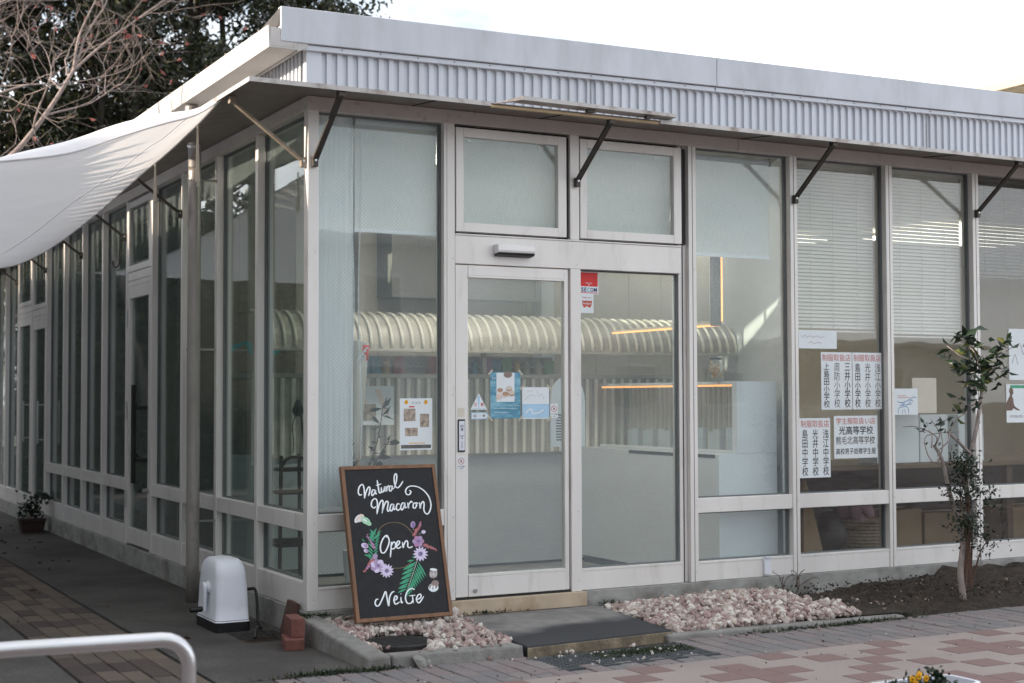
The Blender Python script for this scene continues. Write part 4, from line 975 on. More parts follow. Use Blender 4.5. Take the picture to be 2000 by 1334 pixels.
pp_(t, [[(.12, .65), (.4, .66), (.7, .65)], [(.1, .72), (.5, .73)]], INKR, .003, 'red_writing')
t = poster('cream_sheet', 'plain cream sheet behind the drawing and above the cartons', 4.545, 4.775, 1.062, 1.312, PAPERC, .0615, 'sheet')
t = poster('shop_poster', 'white poster with a person in brown standing sideways, right edge of the photo', 5.462, 5.80, .985, 1.268, PAPER, .0542)
b = MB(); b.prism([(-.168, -.052), (-.168, .005), (-.150, .035), (-.135, .052), (-.132, .066), (-.112, .066), (-.110, .05), (-.098, .03), (-.095, .0), (-.085, -.022), (-.06, -.036), (-.035, -.046), (-.034, -.053), (-.06, -.05), (-.10, -.036), (-.115, -.052)], -.002, -.001)
b.prism([(-.120+.021*math.cos(a)+.004*(math.sin(a) < -.3), .090+.029*math.sin(a)) for a in [i*math.pi/7 for i in range(14)]], -.0021, -.0011); b.build('printed_figure', mat('printed_skin', (.16, .105, .085), .6, 0, .3, 25), t)
pt(t, '12/22(土)', .1, .5, .12, .2, INKG, 'lettering'); pr_(t, [(.12, .9, .90, .975)], P_GREEN, 'green_band'); pr_(t, [(.55, .62, .3, .6), (.7, .76, .35, .8)], INKR, 'red_column')
t = poster('shop_notice', 'tall white notice above the brown figure poster at the right edge', 5.495, 5.80, 1.30, 1.68, PAPER, .0542)
pp_(t, [[(.1, .3), (.2, .5), (.3, .3)], [(.4, .7), (.5, .5), (.6, .75)]], INKG, .004)
# papers on the door
t = poster('macaron_poster', 'blue sea coloured poster with stacked macarons on the sliding door', 1.160, 1.364, 1.056, 1.332, POSTB, .0255)
pr_(t, [(.2, .8, .36, .99)], PAPER, 'photo'); 
b = MB(); w_, h_ = t['_w'], t['_h']
for i, (cx, cz, r) in enumerate([(.32, .60, .095), (.62, .645, .10), (.28, .47, .10), (.5, .52, .105), (.70, .545, .10)]):
    X, Z_ = -w_+2*w_*cx, -h_+2*h_*cz; rr_ = r*2*w_
    for s in (-1, 1): b.prism([(X+rr_*math.cos(a)*1.0, Z_+s*.0045+rr_*.62*math.sin(a)) for a in [j*math.pi/8 for j in range(16)]], -.0016-.0004*i-.0002*(s > 0), -.0014-.0004*i-.0002*(s > 0)+.00005, (i+(s > 0)) % 3)
b.build('printed_macarons', [P_PINKW, mat('caramel_print', (.45, .28, .2)), PAPERC], t)
b = MB(); b.prism([(-.004+.03*math.cos(a)+.02, .125+.02*math.sin(a)) for a in [j*math.pi/5 for j in range(10)]], -.0018, -.001); b.build('printed_cone', P_BROWN, t)
pt(t, 'YUGASHI MACARON' if False else 'MACARON', .06, .80, .85, .885, PAPER); pt(t, 'NATURAL', .6, .96, .275, .295, PAPER); pr_(t, [(.1, .9, .215, .222), (.1, .6, .13, .137)], PAPER, 'fine_lines')
t = poster('logo_poster', 'square pale poster with a white brush wave on light blue, right of the macaron poster', 1.376, 1.562, 1.052, 1.243, PAPER, .0255)
pr_(t, [(.0, 1, .03, .47)], SKYB, 'blue_half'); pp_(t, [[(.13, .17), (.22, .27), (.33, .31), (.36, .22), (.42, .17), (.55, .18), (.68, .22), (.80, .30)]], PAPER, .008, 'brush_wave'); pp_(t, [[(.85, .34), (.88, .37)]], PAPER, .004, 'brush_dot')
pp_(t, [[(.1, .6), (.3, .75), (.5, .7)], [(.55, .9), (.62, .7), (.72, .8), (.8, .62)], [(.15, .85), (.4, .9)]], INKG, .0012, 'faint_sketch')
TAPE = mat('clear_tape', (.50, .47, .38), .35, 0, .1)
for px_, pz_, a_ in ((1.160, 1.332, 45), (1.364, 1.332, -45), (1.160, 1.056, -45), (1.364, 1.056, 45), (1.376, 1.243, 45), (1.562, 1.243, -45), (1.562, 1.052, 45)):
    o = MB().box(-.02, .02, -.0012, -.0004, -.006, .006).build('tape', TAPE, t if px_ > 1.37 else bpy.data.objects['macaron_poster']); o.location = (px_-o.parent.location.x, -.001, pz_-o.parent.location.z); o.rotation_euler = (0, R(-a_), 0)
t = thing('caution_sticker', 'blue and white triangle sticker with exclamation mark and red characters', 'sticker', (1.082, .0252, 1.155))
MB().prism([(-.055, -.045), (.055, -.045), (0, .052)], -.0006, 0).build('backing', PAPER, t)
b = MB(); b.prism([(-.008, .035), (.008, .035), (.004, -.018), (-.004, -.018)], -.0012, -.0007); b.prism([(.005*math.cos(a), -.028+.005*math.sin(a)) for a in [i*math.pi/5 for i in range(10)]], -.0012, -.0007); b.box(-.045, .045, -.0012, -.0007, -.0405, -.0375); b.build('exclamation_mark', SKYB, t)
text_mesh('注', (-.032, -.012, -.025, -.004), INKR, 'lettering', t, -.0016); text_mesh('意', (.012, .032, -.025, -.004), INKR, 'lettering', t, -.0016)
t = thing('arrow_sticker', 'blue bordered arrow sticker pointing right below the triangle sticker', 'sticker', (1.09, .0252, 1.073))
MB().prism([(-.058, -.02), (.04, -.02), (.06, 0), (.04, .02), (-.058, .02)], -.0006, 0).build('border', SKYB, t)
MB().prism([(-.052, -.015), (.038, -.015), (.053, 0), (.038, .015), (-.052, .015)], -.0011, -.0007).build('face', PAPER, t)
text_mesh('自', (-.042, -.026, -.009, .009), INKG, 'lettering', t, -.0015); text_mesh('動', (.018, .034, -.009, .009), INKG, 'lettering', t, -.0015); text_mesh('AUTO', (-.02, .012, -.004, .004), SKYB, 'lettering', t, -.0015)
def nohand(name, label, x, z, y, s=1):
    t = thing(name, label, 'sticker', (x, y, z)); MB().box(-.026*s, .026*s, -.0006, 0, -.044*s, .042*s).build('backing', PAPER, t)
    b = MB(); N = 20; vs = []
    for i in range(N):
        a = 2*math.pi*i/N; vs += [(.021*s*math.cos(a), -.0012, .012*s+.021*s*math.sin(a)), (.0175*s*math.cos(a), -.0012, .012*s+.0175*s*math.sin(a))]
    b.add(vs, [(2*i, 2*i+1, (2*i+3) % (2*N), (2*i+2) % (2*N)) for i in range(N)]); ribbon(b, [(-.0125*s, .0245*s), (.0125*s, -.0005*s)], .0035*s, lambda X, Z_: (X, -.0013, Z_)); b.build('prohibition_ring', INKR, t)
    b = MB(); b.prism([(-.006*s, .004*s), (.004*s, .004*s), (.006*s, .014*s), (.0*s, .022*s), (-.006*s, .018*s)], -.0011, -.0007); b.build('hand_print', P_BROWN, t)
    text_mesh('ドアに注意', (-.023*s, .023*s, -.026*s, -.016*s), INK, 'lettering', t, -.0012); text_mesh('CAUTION', (-.015*s, .015*s, -.037*s, -.031*s), INKG, 'lettering', t, -.0012)
nohand('hand_sticker', 'white no touching sticker at the right edge of the door pane', 1.597, 1.10, .0252, 1.0)
nohand('hand_sticker', 'white no touching sticker on the door stile below the black switch plate', .956, .797, .0072, .95)
t = thing('arrow_decal', 'faded square decal on the door stile above the black switch plate', 'sticker', (.955, .0075, 1.095)); MB().box(-.022, .022, -.0005, 0, -.025, .025).build('backing', PAPERC, t)
# security sticker and wifi sticker
t = thing('security_sticker', 'red and white security company sticker at the top of the fixed door pane', 'sticker', (1.868, .0545, 1.893)); w_, h_ = .069, .070
MB().box(-w_, w_, -.0006, 0, -h_, h_).build('backing', PAPER, t); MB().box(-w_+.005, w_-.005, -.0011, -.0007, -h_+.048, h_-.005).build('red_field', REDP, t)
MB().box(-w_+.005, w_-.005, -.0011, -.0007, -h_+.006, -h_+.0105).build('red_line', REDP, t)
text_mesh('Security\nby', (-.024, .024, -.018, .004), PAPER, 'lettering', t, -.0016)
for ch, x0, x1, m in (('S', -.058, -.038, NAVY), ('E', -.034, -.017, NAVY), ('C', -.014, .008, TEALP), ('O', .010, .031, NAVY), ('M', .034, .058, NAVY)): text_mesh(ch, (x0, x1, -.056, -.029), m, 'lettering', t, -.0012, .05)
t = thing('wifi_sticker', 'small white rounded sticker with a red bat shaped mark under the security sticker', 'sticker', (1.853, .0545, 1.767))
MB().box(-.048, .048, -.0006, 0, -.062, .056).build('backing', PAPER, t, bev=.0002)
MB().prism([(-.036, .018), (-.02, .012), (-.008, .017), (0, .012), (.008, .017), (.02, .012), (.036, .018), (.034, -.012), (.022, -.03), (.008, -.024), (0, -.018), (-.008, -.024), (-.022, -.03), (-.034, -.012)], -.0011, -.0007).build('red_mark', INKR, t)
text_mesh('FreeSpot', (-.03, .03, -.012, .004), PAPER, 'lettering', t, -.0015); text_mesh('FREE Wi-Fi', (-.032, .032, .030, .038), INKR, 'lettering', t, -.0012)

# ------------------------------------------------------------------ right-hand shop contents
t = thing('display_table', 'long brown display table behind the right windows', 'table', (5.3, .55, 0))
MB().box(-1.76, 2.5, -.40, .40, .665, .70).build('table_top', TABLE, t, bev=.004)
b = MB(); b.box(-1.80, 2.48, .36, .39, 0, .664); b.build('dark_backing', DWALL, t)  # added dark sheet that keeps the space under the table dark
for x in (-1.70, .3, 2.4): MB().box(x, x+.06, -.36, -.30, 0, .664).build('leg', DWOOD, t)
for i, (x0, x1, z1, lab) in enumerate([(4.375, 4.535, 1.045, 'white carton with blue handwriting, leftmost on the table'), (4.545, 4.775, 1.047, 'plain white carton second from the left on the table'), (4.785, 5.06, 1.045, 'white carton behind the bare shrub branches'), (5.165, 5.42, 1.045, 'white carton right of the shrub trunk')]):
    t = thing('white_carton', lab, 'carton', ((x0+x1)/2, .34, .701)); w_ = (x1-x0)/2
    MB().box(-w_, w_, -.1, .1, 0, z1-.70).build('box', PAPER, t, bev=.004)
    if i == 0:
        b = MB(); 
        for ln_ in ([(-.07, .22), (-.05, .25), (-.055, .19), (-.03, .24), (-.02, .19)], [(0, .24), (.0, .19), (.03, .22), (.025, .25), (.05, .2), (.06, .24)]): ribbon(b, [(p.x, p.y) for p in smooth_path([(a, c, 0) for a, c in ln_], 4)], .007, lambda X, Z_: (X, -.1035, Z_))
        b.box(-.075, .05, -.1035, -.1005, .115, .14); b.build('blue_writing', INKB, t)
for x, y, a, h, lab in [(4.80, .66, .2, .34, 'brown cardboard box under the table left of the shrub'), (5.35, .68, -.1, .30, 'brown cardboard box under the table right of the shrub'), (6.1, .66, .1, .32, 'brown cardboard box under the right end of the table')]:
    t = thing('cardboard_box', lab, 'box', (x, y, 0), a); MB().box(-.24, .24, -.18, .18, 0, h).build('box_body', CARD, t, bev=.004); MB().box(-.242, .242, -.03, .03, h, h+.002).build('tape', PAPERC, t)
t = thing('leaning_board', 'tan board leaning behind the window left of the wicker basket', 'board', (3.80, .30, 0)); MB().hexa([(-.13, -.012, 0), (.14, -.012, 0), (.14, .012, 0), (-.13, .012, 0)], [(-.13, .14, .80), (.03, .14, .80), (.03, .164, .80), (-.13, .164, .80)]).build('panel', CARD, t); MB().box(-.12, .1, .02, .06, 0, .03).build('foot', CARD, t)
t = thing('wicker_basket', 'tall wicker basket heaped with pink cloth behind the lower window', 'basket', (4.40, .42, 0))
MB().tube([(0, 0, 0), (0, 0, .1), (0, 0, .3)], [.15, .165, .175], 20).build('basket_wall', WICK, t, smooth=True)
b = MB()
for i in range(12): b.tube([((.165+.001*i)*math.cos(a), (.165+.001*i)*math.sin(a), .02+.024*i) for a in [j*math.pi/12 for j in range(25)]], .008, 5)
b.build('woven_band', WICK, t)
b = MB()
for i in range(16): b.ico((rnd.uniform(-.15, .15)-.04, rnd.uniform(-.12, .12), .33+rnd.uniform(-.02, .07)), rnd.uniform(.05, .09), i, 0, (1.3, 1, .7), .3)
b.build('cloth', PINKC, t, smooth=True)
t = thing('dark_bag', 'black bag on the floor between the board and the basket', 'bag', (4.10, .44, 0)); MB().ico((0, 0, .2), .2, 3, 0, (.62, .7, 1), .12, False).build('sack', BLACKP, t, smooth=True); MB().tube(smooth_path([(-.05, 0, .38), (-.03, 0, .47), (.04, 0, .47), (.05, 0, .37)], 4), .01, 6).build('handle', BLACKP, t)
for x in (4.9, 5.9, 6.9):
    pass
t = thing('wall_shelf', 'dark shelf on the rear wall of the right shop', 'shelf', (6.6, 5.75, 1.2)); MB().box(-1.2, 1.2, -.14, .14, 0, .04).build('board', DWALL, t); MB().box(-1.2, 1.2, -.14, .14, .5, .54).build('board', DWALL, t); b = MB(); b.box(-1.2, -1.16, -.14, .14, -.6, .5); b.box(1.16, 1.2, -.14, .14, -.6, .5); b.build('side', DWALL, t)

# behind the left windows: stool, lamp, wave on the wall
t = thing('wooden_stool', 'dark wooden high stool behind the first side window', 'stool', (.23, .92, 0))
for sx, sy in ((-.09, -.08), (.09, -.08), (-.09, .10), (.09, .10)): MB().tube([(sx*1.15, sy*1.15, 0), (sx, sy, .83)], .0125, 8).build('leg', DWOOD, t)
for z in (.30, .48, .60, .74):
    b = MB()
    for (ax, ay), (bx, by) in (((-.09, -.08), (.09, -.08)), ((-.09, .10), (.09, .10)), ((-.09, -.08), (-.09, .10)), ((.09, -.08), (.09, .10))): b.tube([(ax, ay, z), (bx, by, z)], .01, 6)
    b.build('rung', DWOOD, t)
b = MB(); b.tube(smooth_path([(-.09, -.08, .76), (-.05, -.08, .81), (0, -.08, .82), (.05, -.08, .81), (.09, -.08, .76)], 4), .01, 6); b.build('curved_rail', DWOOD, t)
MB().box(-.11, .11, -.09, .11, .27, .29).build('footboard', DWOOD, t)
t = thing('desk_lamp', 'small black clip lamp with a hanging cord behind the corner post', 'lamp', (.30, .95, .86)); MB().tube([(0, 0, .22), (-.015, 0, .25), (-.01, 0, .30), (0, 0, .31)], [.038, .036, .02, .008], 12).build('shade', BLACKP, t, smooth=True); MB().tube(smooth_path([(-.02, 0, .23), (-.05, 0, .15), (-.04, 0, .06), (-.045, 0, -.02)], 5), .003, 5).build('cord', BLACKP, t); MB().bar((0, 0, .31), (.03, 0, -.03), .01, .01).build('arm', BLACKP, t)
b = MB(); q = smooth_path([(.42, 1.5, 0), (.52, 1.57, 0), (.62, 1.60, 0), (.645, 1.53, 0), (.72, 1.505, 0), (.80, 1.525, 0), (.88, 1.56, 0), (.92, 1.59, 0)], 6)
ribbon(b, [(p.x, p.y) for p in q], [.012+.03*abs(math.sin(i*.33)) for i in range(len(q))], lambda X, Z_: (X, 2.9985, Z_)); b.prism([(.955+.012*math.cos(a), 1.665+.012*math.sin(a)) for a in [i*math.pi/5 for i in range(10)]], 2.9970, 2.9985)
b.build('wall_wave_logo', TEALP, B)
t = thing('drawer_unit', 'pale drawer unit inside behind the second side window', 'drawers', (.55, 2.2, 0)); MB().box(-.22, .22, -.3, .3, 0, .72).build('carcass', COUNT, t, bev=.004)
for i in range(3): MB().box(-.225, -.2201, -.28, .28, .05+.22*i, .25+.22*i).build('drawer', COUNT, t)

# ================================================================== CHALKBOARD SIGN
cbd = thing('chalkboard_sign', 'wood framed black signboard with white script and painted flowers leaning before the left window', 'signboard', (.152, -.34, -.032))
cbd.rotation_euler = (R(-16.1), 0, 0)
BWD, BHT = .576, .864
MB().box(.02, BWD-.02, -.012, -.004, .02, BHT-.02).build('board_panel', CHALK, cbd)
b = MB(); fwid = .021
b.box(0, fwid, -.018, .016, 0, BHT); b.box(BWD-fwid, BWD, -.018, .016, 0, BHT); b.box(fwid, BWD-fwid, -.0175, .0155, 0, fwid); b.box(fwid, BWD-fwid, -.0175, .0155, BHT-fwid, BHT)
b.build('wood_frame', WOODF, cbd, bev=.002)
for lx in (.20, BWD-.12): MB().bar((lx, .016, .74), (lx, .20, .09), .025, .018).build('rear_leg', WOODF, cbd)
_s = np.array([(10, 38), (762, 28), (905, 1232), (140, 1282)], float); _d = np.array([(0, 1), (1, 1), (1, 0), (0, 0)], float)*[BWD, BHT]
_A = []
for (x, y), (u, v) in zip(_s, _d):
    _A += [[x, y, 1, 0, 0, 0, -u*x, -u*y, -u], [0, 0, 0, x, y, 1, -v*x, -v*y, -v]]
_H = np.linalg.svd(np.array(_A))[2][-1].reshape(3, 3)
def bp_(x, y):
    q = _H @ np.array([x, y, 1.0]); return q[0]/q[2], q[1]/q[2]
def stroke(b, pts, wd=.0076, k=6, d=-.0136, taper=True):
    q = smooth_path([(*bp_(x, y), 0) for x, y in pts], k); n = len(q); ws = []
    for i in range(n):
        t = (q[min(i+1, n-1)]-q[max(i-1, 0)]); t = t.normalized() if t.length > 0 else Vector((1, 0, 0))
        c = .75+.35*abs(t.y)
        if taper and (i < 3 or i > n-4): c *= .55+.15*min(i, n-1-i)
        ws.append(wd*c)
    d0 = d-.00005*len(b.f) % .0004
    ribbon(b, [(p.x, p.y) for p in q], ws, lambda X, Z_: (X, d0, Z_))
script = {
 'natural_lettering': [[(183, 262), (165, 268), (153, 245), (160, 205), (183, 183), (197, 205), (202, 255), (203, 296)], [(203, 296), (214, 245), (234, 206), (246, 212), (243, 245), (234, 276)],
  [(290, 232), (270, 228), (259, 252), (264, 274), (280, 258), (290, 232), (291, 258), (303, 258)], [(303, 150), (311, 200), (319, 246), (330, 253), (338, 240)], [(293, 193), (336, 181)],
  [(337, 208), (338, 238), (348, 246), (359, 226), (363, 203), (365, 236), (374, 240)], [(374, 198), (379, 240), (381, 218), (394, 197), (400, 206)], [(421, 198), (405, 203), (399, 229), (410, 240), (420, 222), (423, 198), (425, 222), (437, 217)],
  [(437, 217), (455, 165), (459, 115), (448, 102), (438, 138), (446, 195), (466, 214), (490, 192), (509, 161)]],
 'macaron_lettering': [[(295, 360), (276, 372), (257, 352), (263, 315), (288, 297), (303, 320), (305, 365), (301, 422)], [(301, 422), (318, 350), (338, 313), (350, 328), (343, 416)], [(343, 404), (362, 345), (379, 320), (391, 333), (384, 385), (393, 400), (404, 384)],
  [(434, 345), (415, 347), (405, 384), (418, 398), (431, 370), (434, 345), (437, 386), (449, 380)], [(484, 347), (466, 341), (455, 371), (466, 394), (487, 380)], [(523, 335), (503, 338), (491, 370), (501, 391), (517, 365), (523, 335), (526, 374), (539, 366)],
  [(546, 331), (552, 379), (554, 350), (574, 323), (582, 336)], [(612, 336), (594, 341), (589, 369), (603, 379), (617, 356), (611, 336), (632, 341)],
  [(641, 331), (646, 381), (651, 350), (668, 326), (677, 345), (675, 392), (688, 420), (707, 425), (726, 392), (731, 345), (715, 290), (680, 244), (632, 211), (582, 201), (547, 211), (529, 240), (540, 268), (561, 268), (572, 246), (558, 236)]],
 'open_lettering': [[(392, 600), (374, 592), (346, 624), (329, 680), (337, 724), (360, 728), (384, 692), (399, 640), (388, 602), (372, 606)], [(416, 642), (413, 700), (408, 766)], [(413, 682), (431, 646), (449, 655), (447, 686), (429, 700), (415, 694)],
  [(456, 680), (477, 661), (481, 642), (466, 640), (456, 674), (470, 696), (496, 680)], [(504, 646), (510, 691), (516, 664), (534, 636), (546, 648), (547, 682), (564, 692), (585, 681)]],
 'shop_name_lettering': [[(313, 1095), (296, 1099), (287, 1126), (300, 1149), (322, 1138), (350, 1080), (370, 1036), (382, 1090), (395, 1149), (401, 1085), (419, 1046), (440, 1036)], [(436, 1109), (459, 1095), (460, 1076), (446, 1074), (436, 1108), (450, 1136), (482, 1119)],
  [(491, 1080), (495, 1124), (508, 1119)], [(490, 1054), (493, 1058)], [(601, 1024), (572, 1015), (541, 1040), (528, 1088), (541, 1128), (570, 1130), (588, 1104)], [(558, 1073), (607, 1068)], [(582, 1070), (590, 1131)], [(616, 1105), (649, 1086), (647, 1061), (626, 1070), (615, 1104), (636, 1129), (673, 1078)]]}
for nm, st in script.items():
    b = MB()
    for s in st: stroke(b, s)
    b.build(nm, CHW, cbd)
PM = [P_PINKW, P_MINT, P_GREEN, P_LILAC, P_LILW, P_PURP, P_CORAL, P_GOLD, P_BROWN, P_ROSE, PAPER]
_dep = [-.0126]
def blob(b, cx, cy, rx, ry, rot=0, mi=0, n=12, wob=0):
    _dep[0] -= .000004; vs = []
    for i in range(n):
        a = 2*math.pi*i/n; k = 1+(wob if i % 2 else -wob); x = rx*k*math.cos(a); y = ry*k*math.sin(a); c, s = math.cos(R(rot)), math.sin(R(rot))
        X, Z_ = bp_(cx+x*c-y*s, cy+x*s+y*c); vs.append((X, _dep[0], Z_))
    b.add(vs, [tuple(range(n))], mi)
def pleaf(b, x0, y0, x1, y1, wd, mi=2):
    _dep[0] -= .000004; dx, dy = x1-x0, y1-y0; L = math.hypot(dx, dy); nx, ny = -dy/L*wd, dx/L*wd; vs = []
    for t, k in ((0, .05), (.25, .7), (.5, 1), (.8, .55), (1, 0), (.8, -.55), (.5, -1), (.25, -.7)):
        X, Z_ = bp_(x0+dx*t+nx*k, y0+dy*t+ny*k); vs.append((X, _dep[0], Z_))
    b.add(vs, [tuple(range(8))], mi)
b = MB()                                                   # two macarons top left, two small cakes bottom right
blob(b, 172, 452, 24, 36, 40, 0); blob(b, 150, 455, 20, 38, 35, 10); blob(b, 158, 447, 12, 36, 35, 0)
blob(b, 212, 472, 42, 26, 35, 1); blob(b, 232, 490, 30, 18, 35, 1); blob(b, 205, 468, 22, 8, 35, 10)
b.build('painted_macarons', PM, cbd)
b = MB()
blob(b, 750, 900, 34, 38, 8, 8, 16, .04); blob(b, 752, 868, 30, 11, 8, 10); 
for i in range(5): blob(b, 728+11*i, 905, 2.4, 26, 6, 10, 6)
blob(b, 750, 1010, 40, 34, 0, 10, 16); blob(b, 765, 975, 30, 24, 10, 8); blob(b, 748, 1002, 34, 22, 0, 8); blob(b, 735, 1010, 8, 22, 12, 10, 8); blob(b, 758, 1012, 8, 22, -8, 10, 8)
b.build('painted_cakes', PM, cbd)
b = MB(); stroke(b, [(300, 590), (330, 530), (380, 498), (430, 489), (490, 497), (545, 530), (595, 590)], .0022, 6, -.0126); stroke(b, [(430, 850), (480, 852), (530, 840), (590, 790)], .0022, 6, -.0126); b.build('painted_ring', P_GOLD, cbd)
b = MB()
for i in range(9):                                         # left fern fronds
    t = i/8; x, y = 318-50*t+30*t*t, 560+210*t
    pleaf(b, x-20, y+30, x+8+10*(1-t), y-10, 6); pleaf(b, x-22, y+32, x-75+10*t, y-22+6*i % 11, 6)
pleaf(b, 255, 620, 300, 530, 9); pleaf(b, 255, 620, 262, 545, 8); pleaf(b, 260, 630, 325, 575, 8)
pleaf(b, 205, 640, 182, 615, 5); pleaf(b, 260, 760, 200, 740, 8)
for i in range(11):                                        # right fern frond
    t = i/10; x, y = 625-85*t, 800+215*t
    pleaf(b, x, y, x-115+38*t, y+62-12*(i % 2)-30*t, 8); pleaf(b, x, y, x+70-62*t, y+125-60*t, 8)
pleaf(b, 600, 790, 540, 800, 7); pleaf(b, 620, 770, 580, 765, 8); stroke(b, [(630, 770), (600, 860), (545, 1015)], .002, 5, -.0127)
b.build('painted_leaves', PM, cbd, kind='stuff')
b = MB()
def daisy(cx, cy, r, mi, n=12):
    for i in range(n):
        a = 2*math.pi*i/n+.2; pleaf(b, cx+.2*r*math.cos(a), cy+.2*r*math.sin(a), cx+r*math.cos(a), cy+r*math.sin(a), r*.16, mi)
    blob(b, cx, cy, r*.2, r*.2, 0, 5)
def spike(x0, y0, x1, y1, n, r, mi=6):
    for i in range(n):
        t = i/(n-1); blob(b, x0+(x1-x0)*t+rnd.uniform(-7, 7), y0+(y1-y0)*t+rnd.uniform(-5, 5), r*(1-.5*t), r*(1-.5*t), 0, mi if rnd.random() > .2 else 9, 7)
spike(600, 585, 655, 492, 17, 13); spike(680, 668, 772, 712, 17, 13); spike(275, 775, 200, 880, 18, 13); spike(285, 690, 218, 580, 15, 10, 9)
b.build('painted_spikes', PM, cbd, kind='stuff'); b = MB()
for i in range(6):
    a = i*math.pi/3; blob(b, 630+24*math.cos(a), 642+24*math.sin(a), 24, 20, 60*i, 3 if i % 2 else 9)
blob(b, 632, 640, 14, 14, 0, 5)
b.build('painted_rose', PM, cbd); b = MB()
for i in range(7):
    a = i*math.pi*2/7; blob(b, 308+34*math.cos(a), 832+30*math.sin(a), 26, 24, 50*i, 3 if i % 2 else 4)
blob(b, 310, 832, 26, 22, 0, 3); blob(b, 312, 830, 12, 10, 0, 5)
b.build('painted_rose', PM, cbd); b = MB()
daisy(648, 742, 62, 4, 13); b.build('painted_daisy', PM, cbd); b = MB(); daisy(380, 872, 58, 4, 13)
b.build('painted_daisy', PM, cbd); b = MB(); blob(b, 288, 755, 20, 22, 0, 3); blob(b, 588, 508, 20, 27, 5, 3); blob(b, 592, 512, 9, 20, 5, 5); blob(b, 672, 568, 17, 15, 0, 4)
for cx, cy, rx in ((205, 670, 30), (216, 712, 20)): blob(b, cx, cy, rx, rx*.72, 20, 4); blob(b, cx+8, cy+2, rx*.6, rx*.55, 20, 3)
stroke(b, [(590, 535), (592, 550)], .002, 4, -.0127); stroke(b, [(655, 575), (630, 588)], .002, 4, -.0127)
b.build('painted_buds', PM, cbd, kind='stuff')

# ================================================================== REEL BOX, BRICKS, RAIL
rb = thing('hose_reel_box', 'white rounded hose reel box with black base and crank handle on the path', 'reel box', (-.285, .63, GZ))
def rrect(hx, hy, r, n=6):
    o = []
    for cx, cy, a0 in ((hx-r, hy-r, 0), (-hx+r, hy-r, 90), (-hx+r, -hy+r, 180), (hx-r, -hy+r, 270)):
        for i in range(n+1):
            a = R(a0+90*i/n); o.append((cx+r*math.cos(a), cy+r*math.sin(a)))
    return o
def loft(b, rows, mi=0):
    vs = []; n = None
    for z, hx, hy, r in rows:
        p = rrect(hx, hy, r); n = len(p); vs += [(x, y, z) for x, y in p]
    fs = [(i*n+j, i*n+(j+1) % n, (i+1)*n+(j+1) % n, (i+1)*n+j) for i in range(len(rows)-1) for j in range(n)]
    fs += [tuple(range(n))[::-1], tuple((len(rows)-1)*n+j for j in range(n))]
    b.add(vs, fs, mi)
b = MB(); rows = [(.052, .100, .205, .035), (.056, .104, .209, .037), (.062, .100, .204, .036), (.15, .097, .196, .036), (.25, .095, .186, .038), (.29, .093, .181, .045)]
for i in range(1, 9):
    a = R(90*i/8); rows.append((.29+.115*math.sin(a), .093-.035*(1-math.cos(a)), .181-.085*(1-math.cos(a)), .045))
loft(b, rows); o = b.build('housing', PLASW, rb, smooth=True); md = o.modifiers.new('edge', 'EDGE_SPLIT'); md.split_angle = R(60)
b = MB(); loft(b, [(0, .104, .212, .035), (.051, .106, .212, .036)]); b.build('base', BLACKP, rb)
b = MB(); loft(b, [(.0625, .1012, .2052, .036), (.0655, .1008, .2045, .036)]); b.build('lip_seam', SEAL, rb)
b = MB(); loft(b, [(.4052, .04, .06, .02), (.4085, .036, .056, .02)]); b.build('top_grip', PLASW, rb, smooth=False)
b = MB(); b.tube([(-.09, -.03, .24), (-.112, -.03, .24)], .034, 20); b.build('crank_boss', PLASW, rb, bev=.003)
b = MB(); b.hexa([(-.130, -.045, .105), (-.113, -.045, .105), (-.113, -.02, .105), (-.130, -.02, .105)], [(-.132, -.062, .235), (-.113, -.062, .235), (-.113, .002, .235), (-.132, .002, .235)])
b.tube([(-.1125, -.03, .24), (-.132, -.03, .24)], .032, 16); b.build('crank_arm', PLASW, rb, bev=.003)
MB().tube([(-.132, -.033, .118), (-.14, -.033, .118), (-.20, -.033, .118), (-.205, -.033, .118)], [.014, .017, .017, .013], 14).build('crank_handle', BLACKP, rb)
MB().tube(smooth_path([(.093, -.08, .22), (.13, -.10, .225), (.155, -.12, .22), (.16, -.14, .15), (.158, -.16, .05), (.15, -.25, .02), (.10, -.32, .03), (.075, -.36, -.02)], 5), .009, 8).build('hose', BLACKP, rb, smooth=True)
MB().tube([(.09, -.08, .22), (.108, -.09, .222)], .014, 10).build('outlet', PLASW, rb)
def brick(label, loc, sz, rot, m=REDBR, nm='loose_brick', cat='brick'):
    o = MB().box(-sz[0]/2, sz[0]/2, -sz[1]/2, sz[1]/2, 0, sz[2]).build(nm, m, bev=.004, loc=loc, label=label, cat=cat); o.rotation_euler = rot; return o
brick('red brick lying flat at the bottom of the little pile', (-.165, -.235, GZ), (.105, .21, .06), (0, 0, R(-14)))
brick('red brick standing on edge on top of the other brick', (-.145, -.205, GZ+.061), (.075, .185, .10), (0, 0, R(-8)))
brick('dark brown tile leaning on the wall base behind the red bricks', (-.06, .18, GZ), (.03, .19, .19), (0, R(14), R(-6)), BRTILE, 'leaning_tile', 'tile')

